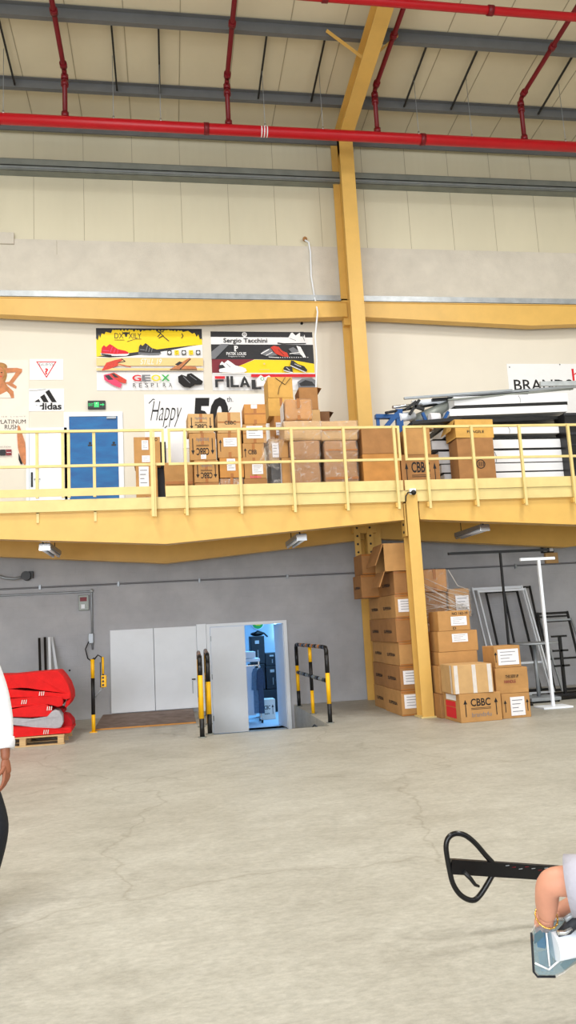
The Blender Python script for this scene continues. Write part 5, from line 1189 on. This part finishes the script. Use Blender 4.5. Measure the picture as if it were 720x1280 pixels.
# smooth closed curve (Catmull-Rom)
sm = []
for i in range(len(pts)):
    p0, p1, p2, p3 = (pts[(i+k-1) % len(pts)] for k in range(4))
    for t in (0, 0.33, 0.66): sm.append(0.5*((2*p1)+(p2-p0)*t+(2*p0-5*p1+4*p2-p3)*t*t+(3*p1-p0-3*p2+p3)*t**3))
b = MB(); b.tube(sm, 0.0135, 'black_paint', 12, closed=True); b.build('loop_grip', r)
b = MB(); b.tube([P(580, 1090, YJ-0.02), P(588, 1098, YJ-0.02), P(594, 1106, YJ-0.02), P(599, 1108, YJ-0.02)], [0.012, 0.011, 0.009, 0.006], 'black', 10); b.build('release_lever', r)
hb = hL+d*1.15
b = MB(); b.box(hb.x-0.02, hb.x+0.20, YJ-0.1, YJ+0.1, 0.12, 0.42, 'black_paint', 0.01); b.tube([(hb.x+0.1, YJ, 0.4), (hb.x+0.1, YJ, 0.52)], 0.05, 'black_paint', 16); b.build('hydraulic_pump', r)
for sy in (-1, 1):
    b = MB(); b.tube([(hb.x+0.08, YJ+sy*0.03, 0.09), (hb.x+0.08, YJ+sy*0.1, 0.09)], 0.09, 'dark_box', 20); b.build('steering_wheel', r)
    b = MB(); b.box(hb.x+0.22, hb.x+1.35, YJ+sy*0.19-0.08, YJ+sy*0.19+0.08, 0.06, 0.12, 'black_paint', 0.01); f = b.build('fork', r)
    b = MB(); b.tube([(hb.x+1.2, YJ+sy*0.19-0.05, 0.04), (hb.x+1.2, YJ+sy*0.19+0.05, 0.04)], 0.04, 'dark_box', 14); b.build('load_wheel', f)
b = MB(); b.box(hb.x+0.20, hb.x+0.24, YJ-0.27, YJ+0.27, 0.06, 0.4, 'black_paint', 0.01); b.build('backrest', r)

# ================================================================== PEOPLE
def skin_obj(name, pts, edges, m, parent, root=0, levels=2, extra=()):
    """pts: list of (x,y,z,r) or (x,y,z,rx,ry); returns object with the applied surface"""
    def grow(pts, edges, root, levels):
        me = bpy.data.meshes.new('s'); me.from_pydata([p[:3] for p in pts], edges, []); o = bpy.data.objects.new('s', me); COL.objects.link(o)
        mo = o.modifiers.new('k', 'SKIN'); mo.use_smooth_shade = True
        for i, p in enumerate(pts):
            sv = me.skin_vertices[0].data[i]; sv.radius = (p[3], p[4] if len(p) > 4 else p[3]); sv.use_root = (i == root)
        m2 = o.modifiers.new('b', 'SUBSURF'); m2.levels = levels; m2.render_levels = levels
        bpy.context.view_layer.update()
        out = bpy.data.meshes.new_from_object(o.evaluated_get(bpy.context.evaluated_depsgraph_get())); bpy.data.objects.remove(o); return out
    b = MB(); b.mesh(grow(pts, edges, root, levels), m, Matrix.Identity(4))
    for (p2, e2) in extra: b.mesh(grow(p2, e2, 0, levels), m, Matrix.Identity(4))
    for f in b.bm.faces: f.smooth = True
    return b.build(name, parent, fix=True)
def chain(n, off=0): return [(off+i, off+i+1) for i in range(n-1)]
def hand_chains(wrist, dirv, side, nrm, s=1.0, curl=0.5, thumb_in=0.3):
    """wrist point, finger direction, side = toward the thumb, nrm = palm facing. Fingers curl toward nrm"""
    w_, d, t, n = Vector(wrist), Vector(dirv).normalized(), Vector(side).normalized(), Vector(nrm).normalized(); out = []
    for i, (off, ln, k0) in enumerate(((0.030, 0.072, 0.088), (0.010, 0.080, 0.092), (-0.011, 0.074, 0.088), (-0.031, 0.058, 0.080))):
        p = w_+(d*0.03+t*off*0.5)*s; q = w_+(d*k0+t*off)*s; pts = [(*p, 0.012*s), (*q, 0.0105*s)]; a = curl*0.35; L = ln*s
        for fr, ang in ((0.45, curl*0.6), (0.30, curl*0.9), (0.25, curl*0.7)):
            a += ang*0.8; q = q+(d*cos(a)+n*sin(a))*L*fr; pts.append((*q, (0.0095-0.0012*len(pts)*0.5)*s))
        out.append((pts, chain(len(pts))))
    q0 = w_+d*0.02*s+t*0.015*s; q1 = w_+(d*0.045+t*0.036+n*0.008)*s; q2 = q1+(d*0.028+t*0.016+n*0.018*(1+curl))*s; q3 = q2+(d*0.026+t*0.002+n*0.010*(1+curl))*s
    out.append(([(*q0, 0.014*s), (*q1, 0.0125*s), (*q2, 0.010*s), (*q3, 0.008*s)], chain(4)))
    pal = [(*(w_-d*0.02*s), 0.024*s, 0.018*s), (*(w_+d*0.03*s), 0.033*s, 0.017*s), (*(w_+d*0.075*s), 0.036*s, 0.014*s)]
    return out, pal
def head(parent, c, yaw, pitch, skin, hairm, s=1.0):
    """head centre c; local -Y is the face"""
    mx = Matrix.Translation(c) @ Matrix.Rotation(yaw, 4, 'Z') @ Matrix.Rotation(pitch, 4, 'X')
    b = MB(); b.sphere((0, 0, 0), 0.1*s, skin, (0.78, 0.95, 1.18), 32, 24)
    for v in b.bm.verts:
        x, y, z = v.co
        if z < -0.02*s: v.co.x *= 1-0.9*(abs(z)-0.02*s); v.co.y = v.co.y*(1-1.2*(abs(z)-0.02*s)) - 0.10*(abs(z)-0.02*s)
        if y < 0 and abs(x) < 0.018*s and -0.045*s < z < 0.018*s: v.co.y -= 0.020*s*(1-abs(z+0.022*s)/(0.045*s))
        if y < 0 and 0.018*s < abs(x) < 0.045*s and 0 < z < 0.03*s: v.co.y += 0.006*s
    for sx in (-1, 1): b.sphere((sx*0.080*s, 0.008*s, -0.005*s), 0.03*s, skin, (0.35, 0.7, 1.05), 12, 10)
    b.bm.transform(mx); h = b.build('head', parent)
    b = MB()
    for sx in (-1, 1): b.sphere((sx*0.031*s, -0.083*s, 0.012*s), 0.011*s, 'bw', (1.2, 0.6, 0.7), 12, 8)
    b.bm.transform(mx); b.build('eye_white', h)
    b = MB()
    for sx in (-1, 1): b.sphere((sx*0.031*s, -0.089*s, 0.012*s), 0.005*s, 'ink', (1, 0.5, 1), 10, 8); b.tube([(sx*0.017*s, -0.092*s, 0.033*s), (sx*0.032*s, -0.091*s, 0.037*s), (sx*0.047*s, -0.082*s, 0.032*s)], 0.003*s, hairm, 6)
    b.bm.transform(mx); b.build('eyebrow', h)
    b = MB(); b.sphere((0, -0.089*s, -0.058*s), 0.02*s, 'bm' if skin == 'skin_b' else 'pink', (1.1, 0.4, 0.3), 14, 8); b.bm.transform(mx); b.build('mouth', h)
    b = MB(); b.sphere((0, 0.014*s, 0.022*s), 0.106*s, hairm, (0.82, 0.96, 1.1), 32, 20)
    bmesh.ops.delete(b.bm, geom=[v for v in b.bm.verts if v.co.y < -0.045*s and v.co.z < 0.065*s or v.co.z < -0.055*s or (v.co.y < 0.0 and v.co.z < -0.02*s)], context='VERTS')
    for v in b.bm.verts: v.co += v.co.normalized()*0.003*noise.noise(v.co*60)
    b.bm.transform(mx); o = b.build('hair', parent); mo = o.modifiers.new('t', 'SOLIDIFY'); mo.thickness = 0.008*s
    return h
# --- person at the left edge: white shirt, dark trousers, facing the viewer, arm hanging
mc = Vector((-1.245, 4.9, 0))
r = thing('person', 'person in a white shirt and dark trousers walking at the left edge of the hall', 'person', mc)
def V(*a): return tuple(a)
sh_l, el_l, wr_l = (0.185, 0.0, 1.415), (0.245, 0.03, 1.13), (0.262, -0.03, 0.885)
sh_r, el_r, wr_r = (-0.185, 0.0, 1.415), (-0.25, 0.06, 1.14), (-0.27, 0.12, 0.90)
hip, kn, an = (0.095, 0, 0.92), (0.215, -0.05, 0.52), (0.10, 0.12, 0.10)
hip2, kn2, an2 = (-0.095, 0, 0.92), (-0.11, -0.10, 0.49), (-0.12, -0.14, 0.08)
hc, pal = hand_chains(wr_l, (0.08, -0.10, -1), (-0.25, -1, 0), (-1, 0.2, 0), 1.05, 0.45)
hc2, pal2 = hand_chains(wr_r, (-0.03, 0.0, -1), (0.25, -1, 0), (1, 0.2, 0), 1.05, 0.45)
pts = [(0, 0, 0.95, .13, .10), (0, 0, 1.15, .12, .09), (0, 0, 1.36, .15, .09), (0, 0, 1.46, .06), (0, -0.01, 1.56, .055),
       (*sh_l, .055), (*el_l, .042), (*wr_l, .026), (*sh_r, .055), (*el_r, .042), (*wr_r, .026),
       (*hip, .085), (*kn, .058), (*an, .038), (*hip2, .085), (*kn2, .058), (*an2, .038), (an[0], an[1]-0.14, 0.04, .03), (an2[0], an2[1]-0.14, 0.035, .03)]
ed = [(0, 1), (1, 2), (2, 3), (3, 4), (2, 5), (5, 6), (6, 7), (2, 8), (8, 9), (9, 10), (0, 11), (11, 12), (12, 13), (0, 14), (14, 15), (15, 16), (13, 17), (16, 18)]
skin_obj('body', pts, ed, 'skin_b', r, extra=hc+hc2+[(pal, chain(3)), (pal2, chain(3))])
head(r, Vector((0, -0.02, 1.64)), 0, 0, 'skin_b', 'hair')
sl = Vector(el_l)+(Vector(wr_l)-Vector(el_l))*0.62; sr = Vector(el_r)+(Vector(wr_r)-Vector(el_r))*0.62
pts = [(0, 0, 0.92, .185, .125), (0, 0, 1.12, .165, .115), (0, 0, 1.33, .185, .12), (0, 0, 1.45, .10, .085), (0, 0, 1.50, .068, .065),
       (*sh_l, .074), (*el_l, .054), (*sl, .050), (*sh_r, .078), (*el_r, .060), (*sr, .052)]
skin_obj('shirt', pts, [(0, 1), (1, 2), (2, 3), (3, 4), (2, 5), (5, 6), (6, 7), (2, 8), (8, 9), (9, 10)], 'shirt_w', r)
b = MB()
for q, e in ((sl, el_l), (sr, el_r)):
    d_ = (q-Vector(e)).normalized(); b.tube([q-d_*0.045, q-d_*0.02, q+d_*0.02], [0.054, 0.058, 0.055], 'shirt_w', 18)
b.build('rolled_cuff', r)
pts = [(0, 0, 0.98, .165, .115), (0, 0, 0.88, .155, .12), (hip[0], 0, .82, .098), (*kn, .092), (an[0], an[1], .12, .066), (hip2[0], 0, .82, .098), (*kn2, .076), (an2[0], an2[1], .11, .066)]
skin_obj('trousers', pts, [(0, 1), (1, 2), (2, 3), (3, 4), (1, 5), (5, 6), (6, 7)], 'trouser', r)
b = MB(); b.tube([(0, 0, 0.97), (0, 0, 1.005)], 0.165, 'black', 28); bmesh.ops.scale(b.bm, vec=(1.02, 0.76, 1), verts=b.bm.verts); b.build('belt', r)
for a_ in (an, an2):
    b = MB(); b.sphere((a_[0]+(0.02 if a_ is an else -0.02), a_[1]-0.07, 0.045), 0.05, 'shoe', (0.95, 2.7, 0.85), 18, 12)
    for v in b.bm.verts: v.co.z = max(v.co.z, 0.0)
    b.build('shoe', r)

# --- person at the right edge: squatting, grey shirt, bent forearm with gold bracelet, clear package in the hands
r = thing('person', 'person in a light grey shirt crouching at the right edge, bare forearm with gold bracelet', 'person', (0, 0, 0))
El = P(684, 1102, 2.34); Wr = P(683, 1150, 2.40); Sh = P(800, 1100, 2.20)
Wm = El.lerp(Wr, 0.45)
El2 = P(745, 1118, 2.72); Wr2 = P(692, 1144, 2.52); Sh2 = P(775, 1072, 2.80)
hipc = Vector((2.02, 2.75, 0.34)); chest = Vector(((Sh.x+Sh2.x)/2+0.06, (Sh.y+Sh2.y)/2, (Sh.z+Sh2.z)/2-0.03)); waist = hipc.lerp(chest, 0.45)+Vector((0.05, 0, 0.04))
neck = chest+Vector((0.02, 0.0, 0.15)); hd = neck+Vector((0.0, 0, 0.17))
k1, a1 = Vector((1.62, 2.42, 0.42)), Vector((1.85, 2.46, 0.09)); k2, a2 = Vector((1.60, 2.98, 0.42)), Vector((1.84, 2.96, 0.09))
dh = (P(678, 1172, 2.46)-Wr); h1, p1 = hand_chains(Wr, dh, (1, 0.3, 0.2), (0.0, 1, -0.3), 0.9, 1.1)
h2, p2 = hand_chains(Wr2, P(664, 1156, 2.47)-Wr2, (0.2, 0.3, 1), (0.1, -0.3, -1), 0.95, 1.5)
pts = [(*hipc, .13), (*waist, .115), (*chest, .13), (*neck, .052), (*(neck.lerp(hd, .5)), .05),
       (*Sh, .056), (*(Sh.lerp(El, .6)), .052), (*El, .047), (*Wm, .040), (*Wr, .0265), (*Sh2, .055), (*El2, .040), (*Wr2, .027),
       (*(hipc+Vector((-.02, -.12, 0))), .09), (*k1, .06), (*a1, .04), (*(hipc+Vector((-.02, .12, 0))), .09), (*k2, .06), (*a2, .04), (*(a1+Vector((-.14, -.01, -.05))), .03), (*(a2+Vector((-.14, .01, -.05))), .03)]
ed = [(0, 1), (1, 2), (2, 3), (3, 4), (2, 5), (5, 6), (6, 7), (7, 8), (8, 9), (2, 10), (10, 11), (11, 12), (0, 13), (13, 14), (14, 15), (0, 16), (16, 17), (17, 18), (15, 19), (18, 20)]
skin_obj('body', pts, ed, 'skin_l', r, extra=h1+h2+[(p1, chain(3)), (p2, chain(3))])
head(r, hd, radians(-90), radians(18), 'skin_l', 'hair')
c1 = Sh.lerp(El, 0.72)+Vector((0, 0, -0.012)); c2 = Sh2.lerp(El2, 0.5)
pts = [(*(hipc+Vector((.03, 0, .02))), .17, .17), (*waist, .165), (*chest, .165), (*(chest+Vector((.01, 0, .11))), .085), (*Sh, .10), (*c1, .088), (*Sh2, .080), (*c2, .066)]
skin_obj('shirt', pts, [(0, 1), (1, 2), (2, 3), (2, 4), (4, 5), (2, 6), (6, 7)], 'shirt_g', r)
b = MB(); dd = (El-Sh).normalized(); b.tube([c1-dd*0.09, c1-dd*0.03, c1+dd*0.012], [0.082, 0.086, 0.088], 'shirt_g', 24, cap=True); b.build('sleeve_hem', r)
pts = [(*hipc, .165), (*(hipc+Vector((-.02, -.12, 0))), .115), (*k1, .085), (*(a1+Vector((0, 0, .05))), .062), (*(hipc+Vector((-.02, .12, 0))), .115), (*k2, .085), (*(a2+Vector((0, 0, .05))), .062)]
skin_obj('trousers', pts, [(0, 1), (1, 2), (2, 3), (0, 4), (4, 5), (5, 6)], 'trouser', r)
for a_ in (a1, a2):
    b = MB(); b.sphere((a_.x-0.07, a_.y, 0.045), 0.05, 'shoe', (2.7, 0.95, 0.85), 18, 12)
    for v in b.bm.verts: v.co.z = max(v.co.z, 0.0)
    b.build('shoe', r)
# bracelet (a ring sagging around the wrist)
ax = (Wr-Wm).normalized(); bc = Wr-ax*0.012; u_ = ax.cross(Vector((0, 1, 0))).normalized(); v_ = ax.cross(u_)
b = MB(); ring = [bc+(u_*cos(2*pi*i/28)+v_*sin(2*pi*i/28))*0.0335+ax*(0.012*sin(2*pi*i/28)) for i in range(28)]
b.tube(ring, 0.0024, 'gold', 8, closed=True)
for i in range(0, 28, 2): b.sphere(ring[i], 0.0038, 'gold', u=8, v=6)
tag(b.build('bracelet'), 'thin gold bead bracelet around the wrist of the crouching person', 'bracelet')
# clear plastic package
Yp = 2.44
r = thing('plastic_package', 'clear bluish plastic package held under the hands of the crouching person', 'package', (0, 0, 0))
out = [(664, 1166), (668, 1158), (684, 1150), (726, 1146), (738, 1156), (736, 1188), (716, 1206), (704, 1216), (694, 1221), (672, 1221), (667, 1215)]
def shell(out, Ya, Yb_, m, inset=1.0):
    cxp = sum(p[0] for p in out)/len(out); cyp = sum(p[1] for p in out)/len(out)
    A = [P(x, y, Ya) for x, y in ((cxp+(x-cxp)*inset, cyp+(y-cyp)*inset) for x, y in out)]; B = [P(x, y, Yb_) for x, y in out]
    n = len(out); mb = MB(); mb.faces(A+B, [tuple(range(n)), tuple(range(n, 2*n))[::-1]]+[(i, (i+1) % n, n+(i+1) % n, n+i) for i in range(n)], m); return mb
b = shell(out, Yp-0.035, Yp+0.045, 'clearp', 0.93); b.build('package_shell', r)
b = MB(); ringp = [P(x, y, Yp) for x, y in out]; b.tube(ringp, 0.004, 'wrap', 8, closed=True)
b.tube([P(x, y, Yp-0.002) for x, y in ((664, 1166), (667, 1215), (672, 1221), (694, 1221))], 0.0035, 'dark_box', 8); b.build('package_rim', r)
b = shell([(670, 1172), (680, 1164), (684, 1172), (682, 1186), (672, 1184)], Yp-0.02, Yp+0.02, 'blue_steel'); b.build('blue_insert', r)
b = shell([(668, 1168), (676, 1162), (680, 1170), (674, 1176), (668, 1180)], Yp-0.03, Yp-0.02, 'dark_box'); b.build('dark_insert', r)
b = shell([(672, 1190), (690, 1186), (692, 1214), (676, 1214)], Yp-0.01, Yp+0.02, 'flash'); b.build('silver_insert', r)
b = shell([(700, 1206), (712, 1194), (728, 1190), (724, 1202), (706, 1213)], Yp-0.02, Yp+0.02, 'girt'); b.build('metal_insert', r)
b = MB(); b.tube([P(692, 1183, Yp-0.037), P(726, 1176, Yp-0.037)], 0.042, 'white', 20); b.build('white_roll', r)
b = MB()
for a, c in (((683, 1166), (687, 1208)), ((669, 1204), (686, 1212)), ((686, 1212), (704, 1196))): b.tube([P(*a, Yp-0.04), P(*c, Yp-0.04)], 0.003, 'bw', 6)
b.build('fold_line', r)
r = thing('tape_dispenser', 'dark grey metal gadget on top of the clear package, under the grey sleeve', 'tool', (0, 0, 0))
b = MB(); b.tube([P(697, 1168, Yp-0.06), P(708, 1162, Yp-0.06), P(716, 1152, Yp-0.06), P(728, 1148, Yp-0.06)], [0.008, 0.017, 0.022, 0.02], 'dark_box', 14); b.build('tool_body', r)
b = MB(); b.tube([P(696, 1166, Yp-0.075), P(706, 1166, Yp-0.08), P(714, 1160, Yp-0.08)], 0.007, 'chrome', 10); b.tube([P(706, 1150, Yp-0.07), P(714, 1144, Yp-0.07), P(724, 1143, Yp-0.07)], 0.008, 'grey', 10); b.build('metal_lever', r)

# ------------------------------------------------------------------ groups of repeats
GN = {'sag_rod': 'sag rods between the roof purlins', 'hanger_rod': 'hanger rods of the red main pipe', 'purlin': 'grey roof purlins', 'steel_girder': 'haunched girders of the mezzanine', 'wall_beam': 'yellow beams on the upper wall',
      'guard_railing': 'guard railings along the mezzanine edge', 'poster': 'posters on the upper wall', 'folded_carpet': 'folded carpets on the pallet', 'leaning_pole': 'poles leaning behind the carpets', 'safety_rail': 'striped tube railings at the pit',
      'display_board': 'white boards stacked on the mezzanine', 'black_board': 'black boards on the mezzanine', 'metal_bar': 'metal bars on the board stack', 'metal_tube': 'metal tubes on the board stack', 'plastic_crate': 'black crates at the right edge', 'batten_light': 'tube lights under the mezzanine',
      'sprinkler_pipe': 'red sprinkler pipes', 'display_rack': 'frames leaning on the grey wall', 'metal_rack': 'low metal racks at the right', 'floor_tube': 'tubes lying on the floor', 'storage_box': 'dark boxes in the store room', 'denim_jacket': 'denim garments on the rack', 'steel_column': 'yellow steel columns'}
for o in list(bpy.data.objects):
    if o.parent is None and o.get('label') and not o.get('group'):
        k = o.name.split('.')[0]
        if k in GN: o['group'] = GN[k]
        elif k == 'cardboard_box' and o.location.y < 16: o['group'] = 'cardboard boxes on the mezzanine' if o.location.z > 3 else 'cardboard boxes under the mezzanine'
